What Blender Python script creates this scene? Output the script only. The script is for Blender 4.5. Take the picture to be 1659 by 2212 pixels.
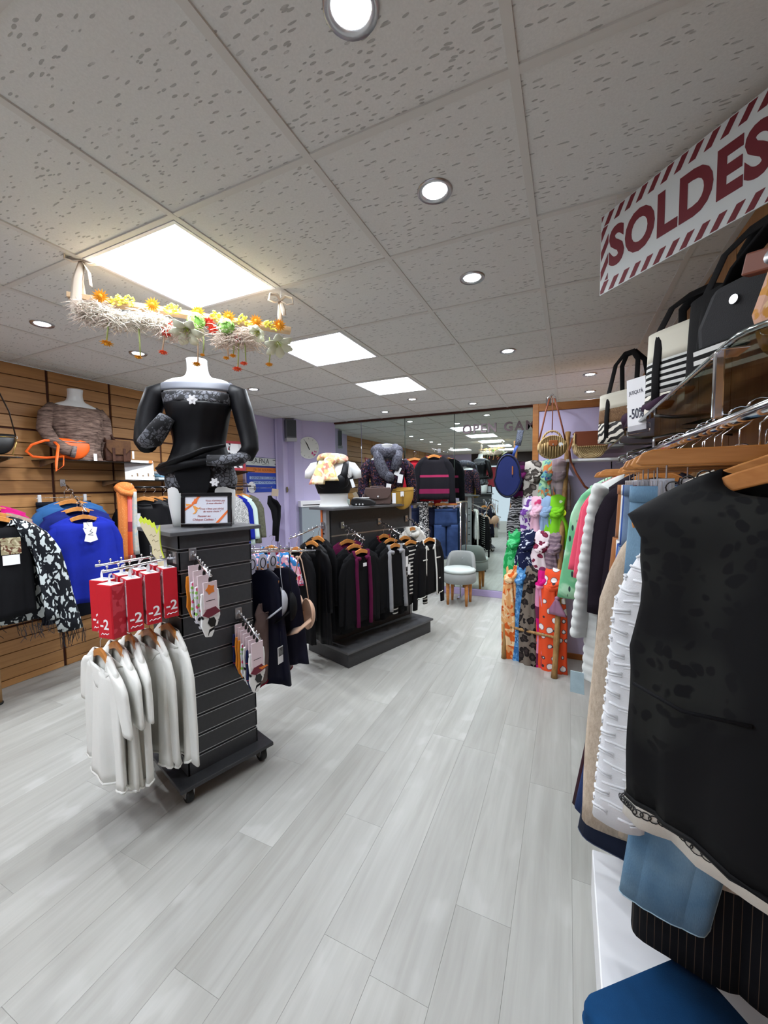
import bpy, bmesh, math, random
from mathutils import Vector, Matrix
for o in list(bpy.data.objects): bpy.data.objects.remove(o)
S=bpy.context.scene
C=S.collection
PI=math.pi
# ------------------------------------------------------------------ camera
CAMZ=1.54
YAW,PITCH,ROLL=0.4319,-0.06577,-0.01272
cd=bpy.data.cameras.new('camera'); cam=bpy.data.objects.new('camera',cd); C.objects.link(cam)
cy,sy,cp,sp=math.cos(YAW),math.sin(YAW),math.cos(PITCH),math.sin(PITCH)
fw=Vector((-sy*cp,cy*cp,sp)); rt=Vector((cy,sy,0)); up=rt.cross(fw)
c_,s_=math.cos(ROLL),math.sin(ROLL)
r2=rt*c_+up*s_; u2=-rt*s_+up*c_
M=Matrix((r2,u2,-fw)).transposed().to_4x4(); M.translation=Vector((0,0,CAMZ))
cam.matrix_world=M
cd.sensor_fit='HORIZONTAL'; cd.sensor_width=36.0; cd.lens=864.26*36/1659; cd.clip_start=.02; cd.clip_end=60
S.camera=cam
# ------------------------------------------------------------------ view, world
S.view_settings.view_transform='Standard'; S.view_settings.look='None'
S.view_settings.exposure=0.42; S.view_settings.gamma=1.0; S.view_settings.use_curve_mapping=False
W=bpy.data.worlds.new('world'); S.world=W; W.use_nodes=True
W.node_tree.nodes['Background'].inputs[0].default_value=(.80,.88,1,1)
W.node_tree.nodes['Background'].inputs[1].default_value=0.9
PANEL_E=15.5      # emission of the LED ceiling panels
SPOT_W=17.0       # watts of each recessed downlight
# ------------------------------------------------------------------ room constants
XL,XR,YB,YF,ZC=-3.98,0.61,5.5,-2.2,2.54
GX,GY,GT=-0.7356,1.0793,0.6          # ceiling grid node and pitch
RND=random.Random(7)

# ================================================================== materials
def lin(c):
    r=[]
    for v in c[:3]:
        v=v/255.0
        r.append(v/12.92 if v<=.04045 else ((v+.055)/1.055)**2.4)
    return (r[0],r[1],r[2],1.0)
class NT:
    def __init__(s,name,rough=.6,metal=0,spec=None):
        s.m=bpy.data.materials.new(name); s.m.use_nodes=True
        s.t=s.m.node_tree; s.n=s.t.nodes; s.b=s.n['Principled BSDF']
        s.b.inputs['Roughness'].default_value=rough; s.b.inputs['Metallic'].default_value=metal
        if spec is not None: s.b.inputs['Specular IOR Level'].default_value=spec
    def node(s,typ,**kw):
        n=s.n.new(typ)
        for k,v in kw.items():
            if k[0]=='_':
                key=k[1:]
                if key.isdigit(): key=int(key)
                else: key=key.replace('_',' ')
                i=n.inputs[key]
                if hasattr(v,'is_linked') or isinstance(v,bpy.types.NodeSocket): s.t.links.new(v,i)
                else: i.default_value=v
            else: setattr(n,k,v)
        return n
    def link(s,a,b): s.t.links.new(a,b)
    def math(s,op,a,b=0.0,clamp=False):
        n=s.node('ShaderNodeMath',operation=op,use_clamp=clamp,_0=a,_1=b); return n.outputs[0]
    def mix(s,f,a,b):
        n=s.n.new('ShaderNodeMix'); n.data_type='RGBA'
        for i,v in ((0,f),(6,a),(7,b)):
            if isinstance(v,bpy.types.NodeSocket): s.link(v,n.inputs[i])
            else: n.inputs[i].default_value=v
        return n.outputs[2]
    def coord(s,kind='Object',scale=(1,1,1),rot=(0,0,0),loc=(0,0,0)):
        if kind=='World': src=s.node('ShaderNodeNewGeometry').outputs['Position']
        else: src=s.node('ShaderNodeTexCoord').outputs[kind]
        mp=s.node('ShaderNodeMapping',_Scale=scale,_Rotation=rot,_Location=loc); s.link(src,mp.inputs['Vector']); return mp.outputs[0]
    def noise(s,v,scale=5,detail=3,rough=.5,dist=0):
        n=s.node('ShaderNodeTexNoise',_Scale=scale,_Detail=detail,_Roughness=rough,_Distortion=dist); s.link(v,n.inputs['Vector']); return n
    def voro(s,v,scale=5,feature='F1',rand=1.0):
        n=s.node('ShaderNodeTexVoronoi',feature=feature); n.inputs['Scale'].default_value=scale
        if 'Randomness' in n.inputs: n.inputs['Randomness'].default_value=rand
        s.link(v,n.inputs['Vector']); return n
    def ramp(s,f,stops,interp='LINEAR'):
        n=s.node('ShaderNodeValToRGB'); r=n.color_ramp; r.interpolation=interp
        while len(r.elements)<len(stops): r.elements.new(.5)
        for e,(p,c) in zip(r.elements,stops):
            e.position=p; e.color=c if len(c)==4 else lin(c)
        s.link(f,n.inputs[0]); return n.outputs[0]
    def color(s,c):
        i=s.b.inputs['Base Color']
        if isinstance(c,bpy.types.NodeSocket): s.link(c,i)
        else: i.default_value=lin(c)
    def bump(s,h,strength=.3,dist=.01):
        n=s.node('ShaderNodeBump',_Strength=strength,_Distance=dist); s.link(h,n.inputs['Height']); s.link(n.outputs[0],s.b.inputs['Normal'])
BLK=(0,0,0,1); WHT=(1,1,1,1)
def plain(name,c,rough=.6,metal=0,spec=None):
    m=NT(name,rough,metal,spec); m.color(c); return m.m
def fabric(name,c,rough=.9,var=.18,weave=420,bump=.25,fold=0):
    m=NT(name,rough,spec=.2); v=m.coord()
    n=m.noise(v,9,4,.6)
    d=tuple(max(0,x*(1-var)) for x in c)
    m.color(m.mix(n.outputs[0],lin(d),lin(tuple(min(255,x*(1+var*.4)) for x in c))))
    w=m.noise(v,weave,1)
    h=w.outputs[0]
    if fold:
        f=m.noise(m.coord(scale=(1,1,.25)),fold,3); h=m.math('ADD',m.math('MULTIPLY',f.outputs[0],6.0),h)
    m.bump(h,bump,.003)
    if sum(c)>240: m.b.inputs['Sheen Weight'].default_value=.12
    return m.m
def heather(name,c1,c2,scale=40,stretch=(.25,.25,1),rough=.95,stops=(.35,.65)):
    m=NT(name,rough,spec=.15); v=m.coord(scale=stretch)
    n=m.noise(v,scale,5,.65)
    m.color(m.ramp(n.outputs[0],[(stops[0],c1),(stops[1],c2)])); m.bump(n.outputs[0],.5,.006); return m.m
def blotch(name,base,cols,scale=14,dist=1.2,rough=.85,stretch=(1,1,1),thr=.52):
    m=NT(name,rough,spec=.2); col=lin(base)
    for i,c in enumerate(cols):
        v=m.coord(scale=stretch,loc=(i*7.3,i*3.1,i*5.7)); n=m.noise(v,scale*(1+.25*i),1.5,.4,dist)
        f=m.ramp(n.outputs[0],[(thr,BLK),(thr+.03,WHT)]); col=m.mix(f,col,lin(c))
    m.color(col); m.bump(m.noise(m.coord(),400,1).outputs[0],.15,.002); return m.m
def leopard(name,base,spot,inner,scale=16,stretch=(1,1,1),rough=.85,r=(.22,.34,.52)):
    m=NT(name,rough,spec=.2); v=m.coord(scale=stretch)
    d=m.noise(v,scale*1.1,2)
    vv=m.node('ShaderNodeVectorMath',operation='MULTIPLY_ADD'); m.link(d.outputs['Color'],vv.inputs[0]); vv.inputs[1].default_value=(.06,.06,.06); m.link(v,vv.inputs[2])
    f=m.voro(vv.outputs[0],scale)
    m.color(m.ramp(f.outputs['Distance'],[(0,inner),(r[0],inner),(r[1]-.04,spot),(r[2]-.03,spot),(r[2],base),(1,base)])); return m.m
def cells(name,base,spot,scale=14,gap=.06,stretch=(1,1,1),rough=.85):
    m=NT(name,rough,spec=.2); v=m.coord(scale=stretch); d=m.noise(v,scale*1.2,2)
    vv=m.node('ShaderNodeVectorMath',operation='MULTIPLY_ADD'); m.link(d.outputs['Color'],vv.inputs[0]); vv.inputs[1].default_value=(.08,.08,.08); m.link(v,vv.inputs[2])
    f=m.voro(vv.outputs[0],scale,'DISTANCE_TO_EDGE')
    m.color(m.ramp(f.outputs['Distance'],[(0,base),(gap,base),(gap+.025,spot),(1,spot)])); return m.m
def zebra(name,c1,c2,scale=5,dist=6,rot=(0,0,0),rough=.7,bands='Z'):
    m=NT(name,rough,spec=.3); v=m.coord(rot=rot)
    n=m.node('ShaderNodeTexWave',bands_direction=bands,_Scale=scale,_Distortion=dist,_Detail=2.0,_Detail_Scale=1.2); m.link(v,n.inputs['Vector'])
    m.color(m.ramp(n.outputs['Fac'],[(.5,c1),(.55,c2)])); return m.m
def bands(name,stops,period,axis=2,off=0,rough=.9):
    """hard colour bands repeating along one object axis: stops [(start fraction, colour)]"""
    m=NT(name,rough,spec=.2); v=m.coord(); x=m.node('ShaderNodeSeparateXYZ'); m.link(v,x.inputs[0])
    f=m.math('FRACT',m.math('ADD',m.math('DIVIDE',x.outputs[axis],period),off+100.0))
    m.color(m.ramp(f,stops,'CONSTANT')); m.bump(m.noise(v,380,1).outputs[0],.15,.002); return m.m
def dots(name,base,cols,scale=30,rad=.3,rough=.85):
    m=NT(name,rough,spec=.2); col=lin(base)
    for i,c in enumerate(cols):
        f=m.voro(m.coord(loc=(i*1.7,i*2.3,i*.9)),scale*(1+.2*i))
        col=m.mix(m.ramp(f.outputs['Distance'],[(rad,WHT),(rad+.03,BLK)]),col,lin(c))
    m.color(col); return m.m
def plaid(name,c0,c1,c2,per=.14,rough=.95):
    m=NT(name,rough,spec=.1); v=m.coord(); x=m.node('ShaderNodeSeparateXYZ'); m.link(v,x.inputs[0])
    fx=m.math('FRACT',m.math('ADD',m.math('DIVIDE',x.outputs[0],per*.6),50.)); fz=m.math('FRACT',m.math('ADD',m.math('DIVIDE',x.outputs[2],per),50.))
    a=m.ramp(fx,[(0,BLK),(.4,BLK),(.5,(.55,.55,.55,1)),(.8,(.55,.55,.55,1)),(.85,BLK)],'CONSTANT'); b=m.ramp(fz,[(0,BLK),(.45,(.6,.6,.6,1)),(.8,BLK)],'CONSTANT')
    col=m.mix(a,lin(c0),lin(c1)); m.color(m.mix(b,col,lin(c2))); return m.m
def denim(name,c,fade=None,rough=.85):
    m=NT(name,rough,spec=.2); v=m.coord(); n=m.noise(v,5,3,.6); w=m.noise(m.coord(scale=(1,1,.3)),500,1)
    hi=lin(fade) if fade else lin(tuple(min(255,x*1.25+10) for x in c))
    col=m.mix(m.ramp(n.outputs[0],[(.35,BLK),(.68,WHT)]),lin(c),hi); col=m.mix(m.math('MULTIPLY',w.outputs[0],.3),col,lin(tuple(x*.55 for x in c)))
    m.color(col); m.bump(w.outputs[0],.3,.002); return m.m
def wood(name,c1,c2,axis=1,scale=14,rough=.45,random_amt=.25,dark=None):
    m=NT(name,rough,spec=.4); st=[1,1,1]; st[axis]=.06
    oi=m.node('ShaderNodeObjectInfo')
    v0=m.coord('World',scale=tuple(st)); va=m.node('ShaderNodeVectorMath',operation='ADD'); m.link(v0,va.inputs[0])
    k=m.node('ShaderNodeVectorMath',operation='SCALE'); k.inputs[0].default_value=(3.7,5.1,9.3); m.link(oi.outputs['Random'],k.inputs['Scale']); m.link(k.outputs[0],va.inputs[1])
    n=m.noise(va.outputs[0],scale,4,.6,1.2); n2=m.noise(va.outputs[0],scale*7,2,.5)
    f=m.math('ADD',m.math('MULTIPLY',n.outputs[0],.75),m.math('MULTIPLY',n2.outputs[0],.25))
    col=m.ramp(f,[(.3,c1),(.7,c2)])
    if random_amt:
        hs=m.node('ShaderNodeHueSaturation'); m.link(col,hs.inputs['Color'])
        m.link(m.math('ADD',m.math('MULTIPLY',oi.outputs['Random'],random_amt),1-random_amt/2),hs.inputs['Value']); col=hs.outputs[0]
    m.color(col); m.bump(n2.outputs[0],.06,.002); return m.m
def emit(name,c,e):
    m=NT(name); m.color((240,240,240)); m.b.inputs['Emission Color'].default_value=c if len(c)==4 else lin(c); m.b.inputs['Emission Strength'].default_value=e; return m.m
def glass(name,c=(205,222,214),rough=.02,alpha=None):
    m=NT(name,rough); m.color(c); m.b.inputs['Transmission Weight'].default_value=1.0; m.b.inputs['IOR'].default_value=1.12; return m.m

def mk_tile(name,rot,scale,thr,stretch):
    m=NT(name,.95,spec=.1)
    v=m.coord('World',scale=stretch,rot=(0,0,rot)); d=m.noise(m.coord('World'),14,2)
    vv=m.node('ShaderNodeVectorMath',operation='MULTIPLY_ADD'); m.link(d.outputs['Color'],vv.inputs[0]); vv.inputs[1].default_value=(.05,.05,.0); m.link(v,vv.inputs[2])
    f=m.voro(vv.outputs[0],scale); fl=m.ramp(f.outputs['Distance'],[(thr,WHT),(thr+.05,BLK)])
    gate=m.ramp(m.noise(m.coord('World'),16,2).outputs[0],[(.30,BLK),(.45,WHT)])
    fl=m.math('MULTIPLY',fl,gate)
    fine=m.noise(m.coord('World'),160,3,.7)
    base=m.mix(fine.outputs[0],lin((206,206,202)),lin((230,230,226)))
    m.color(m.mix(m.math('MULTIPLY',fl,.48),base,lin((104,102,98))))
    m.bump(m.math('SUBTRACT',m.math('MULTIPLY',fine.outputs[0],.25),fl),.5,.004); return m.m
MT={}
MT['tile']=mk_tile('tile_fissured',.25,22,.19,(1,3.4,1))
MT['tile2']=mk_tile('tile_fissured_dense',1.25,27,.24,(1,3.2,1))
MT['tbar']=plain('tbar_grey',(208,206,200),.5)
MT['floorgap']=plain('floor_gap',(120,118,112),.9)
def mk_floor():
    m=NT('vinyl_plank',.38,spec=.35); oi=m.node('ShaderNodeObjectInfo')
    k=m.node('ShaderNodeVectorMath',operation='SCALE'); k.inputs[0].default_value=(2.1,7.7,3.3); m.link(oi.outputs['Random'],k.inputs['Scale'])
    def sh(sc):
        a=m.node('ShaderNodeVectorMath',operation='ADD'); m.link(m.coord('World',scale=sc),a.inputs[0]); m.link(k.outputs[0],a.inputs[1]); return a.outputs[0]
    n=m.noise(sh((1,.07,1)),22,4,.6,.5)
    big=m.noise(sh((1,.25,1)),3.2,3,.5,.6)
    wv=m.node('ShaderNodeTexWave',wave_type='RINGS',_Scale=9.0,_Distortion=5.0,_Detail=3.0,_Detail_Scale=.8); m.link(sh((1,.16,1)),wv.inputs['Vector'])
    f=m.math('ADD',m.math('MULTIPLY',n.outputs[0],.6),m.math('MULTIPLY',big.outputs[0],.5))
    col=m.ramp(f,[(.3,(146,144,137)),(.55,(164,163,157)),(.8,(180,180,175))])
    knot=m.ramp(big.outputs[0],[(.55,BLK),(.68,WHT)])
    ring=m.math('MULTIPLY',m.ramp(wv.outputs['Fac'],[(.62,BLK),(.9,WHT)]),m.math('MULTIPLY',knot,.35))
    col=m.mix(ring,col,lin((198,198,195)))
    hs=m.node('ShaderNodeHueSaturation'); m.link(col,hs.inputs['Color']); m.link(m.math('ADD',m.math('MULTIPLY',oi.outputs['Random'],.10),.95),hs.inputs['Value'])
    m.color(hs.outputs[0]); m.bump(n.outputs[0],.05,.002)
    m.link(m.math('ADD',m.math('MULTIPLY',big.outputs[0],.2),.28),m.b.inputs['Roughness']); return m.m
MT['floor']=mk_floor()
MT['board']=wood('oak_board',(150,103,58),(192,144,92),1,9,.42,.18)
MT['panel']=wood('oak_panel',(148,102,56),(184,134,80),2,9,.42,.12)
MT['trimwood']=wood('trim_oak',(140,86,40),(176,116,58),0,10,.45,.1)
MT['groove']=plain('groove_brown',(72,36,24),.8)
def paint(name,c):
    m=NT(name,.75,spec=.25); n=m.noise(m.coord('World'),3,3); m.color(m.mix(n.outputs[0],lin(tuple(x*.96 for x in c)),lin(c))); m.bump(m.noise(m.coord('World'),220,2).outputs[0],.08,.002); return m.m
MT['lilac']=paint('lilac_paint',(196,187,220))
MT['white_paint']=paint('white_paint',(225,225,225))
MT['skirt_lilac']=plain('lilac_skirting',(178,165,205),.6)
MT['mirror']=plain('mirror_silver',(214,226,220),.012,1.0)
MT['mirror_edge']=plain('mirror_edge',(40,52,46),.3)
MT['chrome']=plain('chrome',(225,226,230),.12,1.0)
MT['steel']=plain('brushed_steel',(190,190,192),.32,1.0)
MT['alu']=plain('aluminium_lip',(168,168,170),.35,.9)
MT['hanger']=wood('hanger_beech',(176,110,48),(216,150,82),0,18,.35,.15)
MT['graphite']=NT('graphite_laminate',.45,spec=.4).m
def _g():
    m=NT('graphite_board',.42,spec=.4); n=m.noise(m.coord(),60,3); m.color(m.mix(n.outputs[0],lin((50,51,54)),lin((64,65,68)))); return m.m
MT['graphite']=_g()
MT['graphite2']=plain('graphite_top',(84,85,88),.4)
MT['mann']=plain('mannequin_white',(226,228,228),.32)
MT['black']=fabric('black_knit',(11,11,15),.85,.25)
MT['blacksat']=fabric('black_satin',(10,10,14),.5,.25,bump=.1)
MT['blackpl']=plain('black_plastic',(18,18,20),.35)
MT['blackgl']=plain('black_gloss',(12,12,14),.15)
MT['rubber']=plain('rubber_black',(16,16,17),.6)
MT['white']=fabric('white_jersey',(226,226,220),.85,.05)
MT['whitepl']=plain('white_plastic',(232,232,234),.35)
MT['paper']=plain('white_paper',(236,236,238),.7)
MT['glass']=glass('shelf_glass')
MT['clear']=glass('clear_acrylic',(240,240,244))
MT['led']=emit('led_diffuser',(.90,.97,1.06,1),PANEL_E)
MT['bulb']=emit('downlight_lens',(.93,.98,1.04,1),22.0)
# ================================================================== mesh helpers
class MB:
    def __init__(s): s.v=[]; s.f=[]; s.mi=[]
    def add(s,vs,fs,m=0,T=None):
        b=len(s.v)
        s.v+= [tuple(T@Vector(v)) for v in vs] if T is not None else [tuple(v) for v in vs]
        s.f+=[tuple(i+b for i in f) for f in fs]; s.mi+=[m]*len(fs); return s
    def box(s,x0,x1,y0,y1,z0,z1,m=0,T=None):
        vs=[(x,y,z) for z in (z0,z1) for x,y in ((x0,y0),(x1,y0),(x1,y1),(x0,y1))]
        return s.add(vs,[(3,2,1,0),(4,5,6,7),(0,1,5,4),(1,2,6,5),(2,3,7,6),(3,0,4,7)],m,T)
    def loft(s,rings,closed=True,cap0=False,cap1=False,m=0,T=None,skip=None):
        n=len(rings[0]); vs=[p for r in rings for p in r]; fs=[]
        for i in range(len(rings)-1):
            for j in range(n if closed else n-1):
                if skip and skip(i,j): continue
                k=(j+1)%n; fs.append((i*n+j,i*n+k,(i+1)*n+k,(i+1)*n+j))
        if cap0: fs.append(tuple(range(n-1,-1,-1)))
        if cap1: fs.append(tuple((len(rings)-1)*n+j for j in range(n)))
        return s.add(vs,fs,m,T)
    def lathe(s,prof,seg=20,m=0,T=None,c=(0,0),sx=1,sy=1,cap0=True,cap1=True):
        R=[[(c[0]+r*sx*math.cos(2*PI*k/seg),c[1]+r*sy*math.sin(2*PI*k/seg),z) for k in range(seg)] for r,z in prof]
        return s.loft(R,True,cap0,cap1,m,T)
    def tube(s,pts,r,seg=8,m=0,T=None,cap=True,closed=False,flat=None):
        """sweep a circle (or flat=(a,b) ellipse) along points; r number or list"""
        P=[Vector(p) for p in pts]; n=len(P); R=[]; prev=None
        for i in range(n):
            a=P[i-1] if (i>0 or closed) else P[i]; b=P[(i+1)%n] if (i<n-1 or closed) else P[i]
            d=(b-a); d=d.normalized() if d.length>1e-9 else Vector((0,0,1))
            if prev is None:
                ref=Vector((0,0,1)) if abs(d.z)<.9 else Vector((0,1,0))
                x=d.cross(ref).normalized()
            else:
                x=(prev-d*prev.dot(d)); x=x.normalized() if x.length>1e-6 else d.orthogonal().normalized()
            prev=x; y=d.cross(x); rr=r[i] if isinstance(r,(list,tuple)) else r
            fa,fb=flat if flat else (1,1)
            R.append([tuple(P[i]+x*(rr*fa*math.cos(2*PI*k/seg))+y*(rr*fb*math.sin(2*PI*k/seg))) for k in range(seg)])
        if closed: R.append(R[0]); cap=False
        return s.loft(R,True,cap,cap,m,T)
    def prism(s,out,y0,y1,m=0,T=None):
        """outline in x,z extruded along y"""
        n=len(out); vs=[(x,y0,z) for x,z in out]+[(x,y1,z) for x,z in out]
        fs=[tuple(range(n)),tuple(range(2*n-1,n-1,-1))]+[(i,i+n,(i+1)%n+n,(i+1)%n) for i in range(n)]
        return s.add(vs,fs,m,T)
    def ball(s,c,r,seg=10,rings=6,m=0,sx=1,sy=1,sz=1,T=None):
        pr=[]
        for i in range(rings+1):
            a=-PI/2+PI*i/rings; pr.append((max(1e-5,r*math.cos(a)),r*math.sin(a)))
        R=[[(c[0]+q*sx*math.cos(2*PI*k/seg),c[1]+q*sy*math.sin(2*PI*k/seg),c[2]+z*sz) for k in range(seg)] for q,z in pr]
        return s.loft(R,True,True,True,m,T)
    def mesh(s,name,mats,smooth=False):
        me=bpy.data.meshes.new(name); me.from_pydata(s.v,[],s.f)
        for m in (mats if isinstance(mats,(list,tuple)) else [mats]): me.materials.append(m)
        me.polygons.foreach_set('material_index',s.mi)
        if smooth: me.polygons.foreach_set('use_smooth',[True]*len(s.f))
        me.update(); return me
    def build(s,name,mats,parent=None,smooth=False,loc=None,rot=None,bevel=0,solid=0,sub=0):
        return link(name,s.mesh(name,mats,smooth),parent,loc,rot,bevel,solid,sub)
def link(name,me,parent=None,loc=None,rot=None,bevel=0,solid=0,sub=0):
    o=bpy.data.objects.new(name,me); C.objects.link(o)
    if parent: o.parent=parent
    if loc: o.location=loc
    if rot: o.rotation_euler=rot
    if solid:
        d=o.modifiers.new('solid','SOLIDIFY'); d.thickness=solid; d.offset=0
    if sub:
        d=o.modifiers.new('sub','SUBSURF'); d.levels=sub; d.render_levels=sub
    if bevel:
        d=o.modifiers.new('bevel','BEVEL'); d.width=bevel; d.segments=2; d.limit_method='ANGLE'; d.angle_limit=.6
    return o
def tag(o,label,cat,group=None):
    o['label']=label; o['category']=cat
    if group: o['group']=group
    return o
def thing(name,label,cat,loc=(0,0,0),rz=0,group=None,rot=None):
    o=bpy.data.objects.new(name,None); C.objects.link(o); o.empty_display_size=.1
    o.location=loc; o.rotation_euler=rot if rot else (0,0,rz); return tag(o,label,cat,group)
def struct(o): o['kind']='structure'; return o
def XF(loc=(0,0,0),rz=0,rx=0,ry=0,s=1): return Matrix.Translation(loc)@Matrix.Rotation(rz,4,'Z')@Matrix.Rotation(ry,4,'Y')@Matrix.Rotation(rx,4,'X')@Matrix.Scale(s,4)
_txt={}
def text_mesh(body,size=.1,bold=0.0,depth=.0005,align='CENTER',spacing=1.0):
    cu=bpy.data.curves.new('t','FONT'); cu.body=body; cu.size=size; cu.offset=bold*size; cu.extrude=depth; cu.align_x=align; cu.align_y='CENTER'; cu.space_character=spacing; cu.resolution_u=4
    o=bpy.data.objects.new('t',cu); C.objects.link(o)
    dg=bpy.context.evaluated_depsgraph_get(); me=bpy.data.meshes.new_from_object(o.evaluated_get(dg)); bpy.data.objects.remove(o); bpy.data.curves.remove(cu); return me
def text(name,body,size,mat,parent,T,bold=0,depth=.0005,align='CENTER',spacing=1.0,shear=0,sx=1):
    """flat letters; local text plane x right, y up; T places it in the parent's frame"""
    me=text_mesh(body,size,bold,depth,align,spacing)
    K=Matrix.Identity(4); K[0][0]=sx; K[0][1]=shear
    me.transform(T@K); me.materials.clear(); me.materials.append(mat); me.name=name; return link(name,me,parent)
UP=Matrix(((1,0,0,0),(0,0,-1,0),(0,1,0,0),(0,0,0,1)))   # text plane -> x,z plane facing -y
def sp(v,e): return math.copysign(abs(v)**e,v)

def short(pre,label):
    w=label.replace(',',' ').split()[:12]
    while w[-1] in ('the','a','of','on','at','with','and','in','to','by','under','behind','beside','between','its','from'): w.pop()
    return pre+' '+' '.join(w)
# ================================================================== hangers
def hanger_outline(w=.42,drop=.075,h0=.036,h1=.022,n=12):
    top=[];bot=[]
    for i in range(n+1):
        t=-1+2*i/n; a=abs(t)
        z=-drop*(a**1.35)*1.0+ .012*math.cos(a*PI/2)
        hh=h0*(1-a)+h1*a
        top.append((t*w/2,z)); bot.append((t*w/2*.985,z-hh))
    return top+bot[::-1]
_hm=None
def hook_pts(z0=.0,up_=.045,r=.021,flip=1):
    P=[(0,0,z0-.01),(0,0,z0+up_)]
    for k in range(1,11):
        a=-PI/2+.25+ (PI*1.32)*k/10
        P.append((flip*(r*math.cos(a)),0,z0+up_+r+.006+r*math.sin(a)))
    return P
def hanger(label,loc,rz,w=.42,group='wooden hangers',drop=.075,rot=None):
    t=thing('wooden_hanger',label,'hanger',loc,rz,group,rot)
    MB().prism(hanger_outline(w,drop),-.006,.006).build('shoulder_bar',MT['hanger'],t,bevel=.003)
    MB().tube(hook_pts(),.0017,6).build('hook',MT['chrome'],t,True)
    return t
def clip_hanger(label,loc,rz,w=.38,group='wooden clip hangers',plastic=False,rot=None):
    t=thing('clip_hanger',label,'hanger',loc,rz,group,rot)
    out=[(-w/2,-.012),(-w/2+.01,.008),(-w/2+.03,.016),(w/2-.03,.016),(w/2-.01,.008),(w/2,-.012),(w/2-.01,-.018),(-w/2+.01,-.018)]
    MB().prism(out,-.006,.006).build('bar',MT['hanger'],t,bevel=.003)
    MB().tube(hook_pts(.012),.0018,6).build('hook',MT['chrome'],t,True)
    for x in (-w*.36,w*.36):
        m=MB().tube([(x,0,-.015),(x,0,-.05)],.002,6).box(x-.014,x+.014,-.009,.009,-.085,-.045)
        for k in range(3): m.box(x-.0125+.009*k,x-.0075+.009*k,-.0105,.0105,-.083,-.05)
        m.build('clip',MT['steel'],t,bevel=.001)
    return t

# ================================================================== garments
def gmesh(sw=.40,length=.6,hem=.46,thick=.075,neck=.17,nf=.07,nb=.012,drop=.06,open_=0.0,folds=6,amp=.010,seed=0,na=44,nv=18,waist=None,hemdrop=0.0,vneck=False,hemwave=.006,armhole=0.0):
    """hollow torso of a hanging top: shoulders along x, front towards -y, neck point at z=0"""
    r=random.Random(seed); ph=r.uniform(0,6); ph2=r.uniform(0,6); R=[]
    K=5
    for i in range(nv+1):
        if i<=K:
            t=i/K; w=neck/2+(sw/2-neck/2)*(t**.9); z=-drop*t**1.15; th=.022+(thick*.55-.022)*t; v=0; nk=(1-t)
        else:
            t=(i-K)/(nv-K); v=t; z=-drop-(length-drop)*t; nk=0
            w=sw/2+(hem/2-sw/2)*t
            if waist: w+= (waist/2-(sw/2+(hem/2-sw/2)*.55))*math.exp(-((t-.55)/.22)**2)
            th=thick*.55+(thick-thick*.55)*min(1,t*1.8)
            if t<.12: w-=.012*math.sin(t/.12*PI)
            if armhole and t<.45: w-=armhole*math.sin(t/.45*PI)
        ring=[]
        for k in range(na):
            a=2*PI*k/na-PI/2; c=math.cos(a); s=math.sin(a)
            x=w*sp(c,.8); y=th*sp(s,.75)
            zz=z
            if s<0: zz-=nf*nk*(abs(s)**(1.0 if vneck else .6))
            else: zz-=nb*nk*(abs(s)**.6)
            f=amp*v**.7*(math.sin(folds*a+ph+1.5*v)+.5*math.sin((folds*2+1)*a+ph2))
            x+=f*c; y+=f*(1.6 if s<0 else 1.0)*s
            if i==nv: zz+=hemwave*math.sin(3*a+ph)-hemdrop*max(0,-s)
            ring.append((x,y,zz))
        R.append(ring)
    m=MB(); oc=int(round(open_*na/2))
    if oc:
        def sk(i,j):
            # na index 0 is a=-pi/2 (front centre)
            jj=min(j,na-1-j); lim=oc if i>3 else max(1,oc-1)
            return jj<lim
        m.loft(R,True,skip=sk)
    else: m.loft(R)
    return m,R
def sleeve_mesh(side,sw,drop,sl,top=.085,cuff=.05,out=.05,thick=.05,seed=0,fwd=0.0,amp=.006,nseg=12,na=16,pts=None):
    r=random.Random(seed+5); ph=r.uniform(0,6); R=[]
    if pts is None:
        x0=side*(sw/2-.045); pts=[]
        for i in range(nseg+1):
            t=i/nseg; pts.append((x0+side*(.045*min(1,t*4)+out*t**.8),-fwd*math.sin(t*PI*.6),-drop+.005-.03*0-(sl-drop)*t))
        for i,p in enumerate(pts):
            t=i/nseg; w=top+(cuff-top)*t
            if t<.15: w*=.75+.25*t/.15
            th=thick*(1-.25*t)
            ring=[]
            for k in range(na):
                a=2*PI*k/na; f=1+amp/.05*math.sin(4*a+ph+7*t)*.6*t
                ring.append((p[0]+w/2*sp(math.cos(a),.85)*f, p[1]+th*.5*sp(math.sin(a),.85)*f, p[2]+(-.02*side*math.cos(a) if i==0 else 0)))
            R.append(ring)
        return MB().loft(R,True,True,False)
    return MB().tube(pts,[top/2+(cuff/2-top/2)*i/(len(pts)-1) for i in range(len(pts))],na,cap=True)
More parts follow.
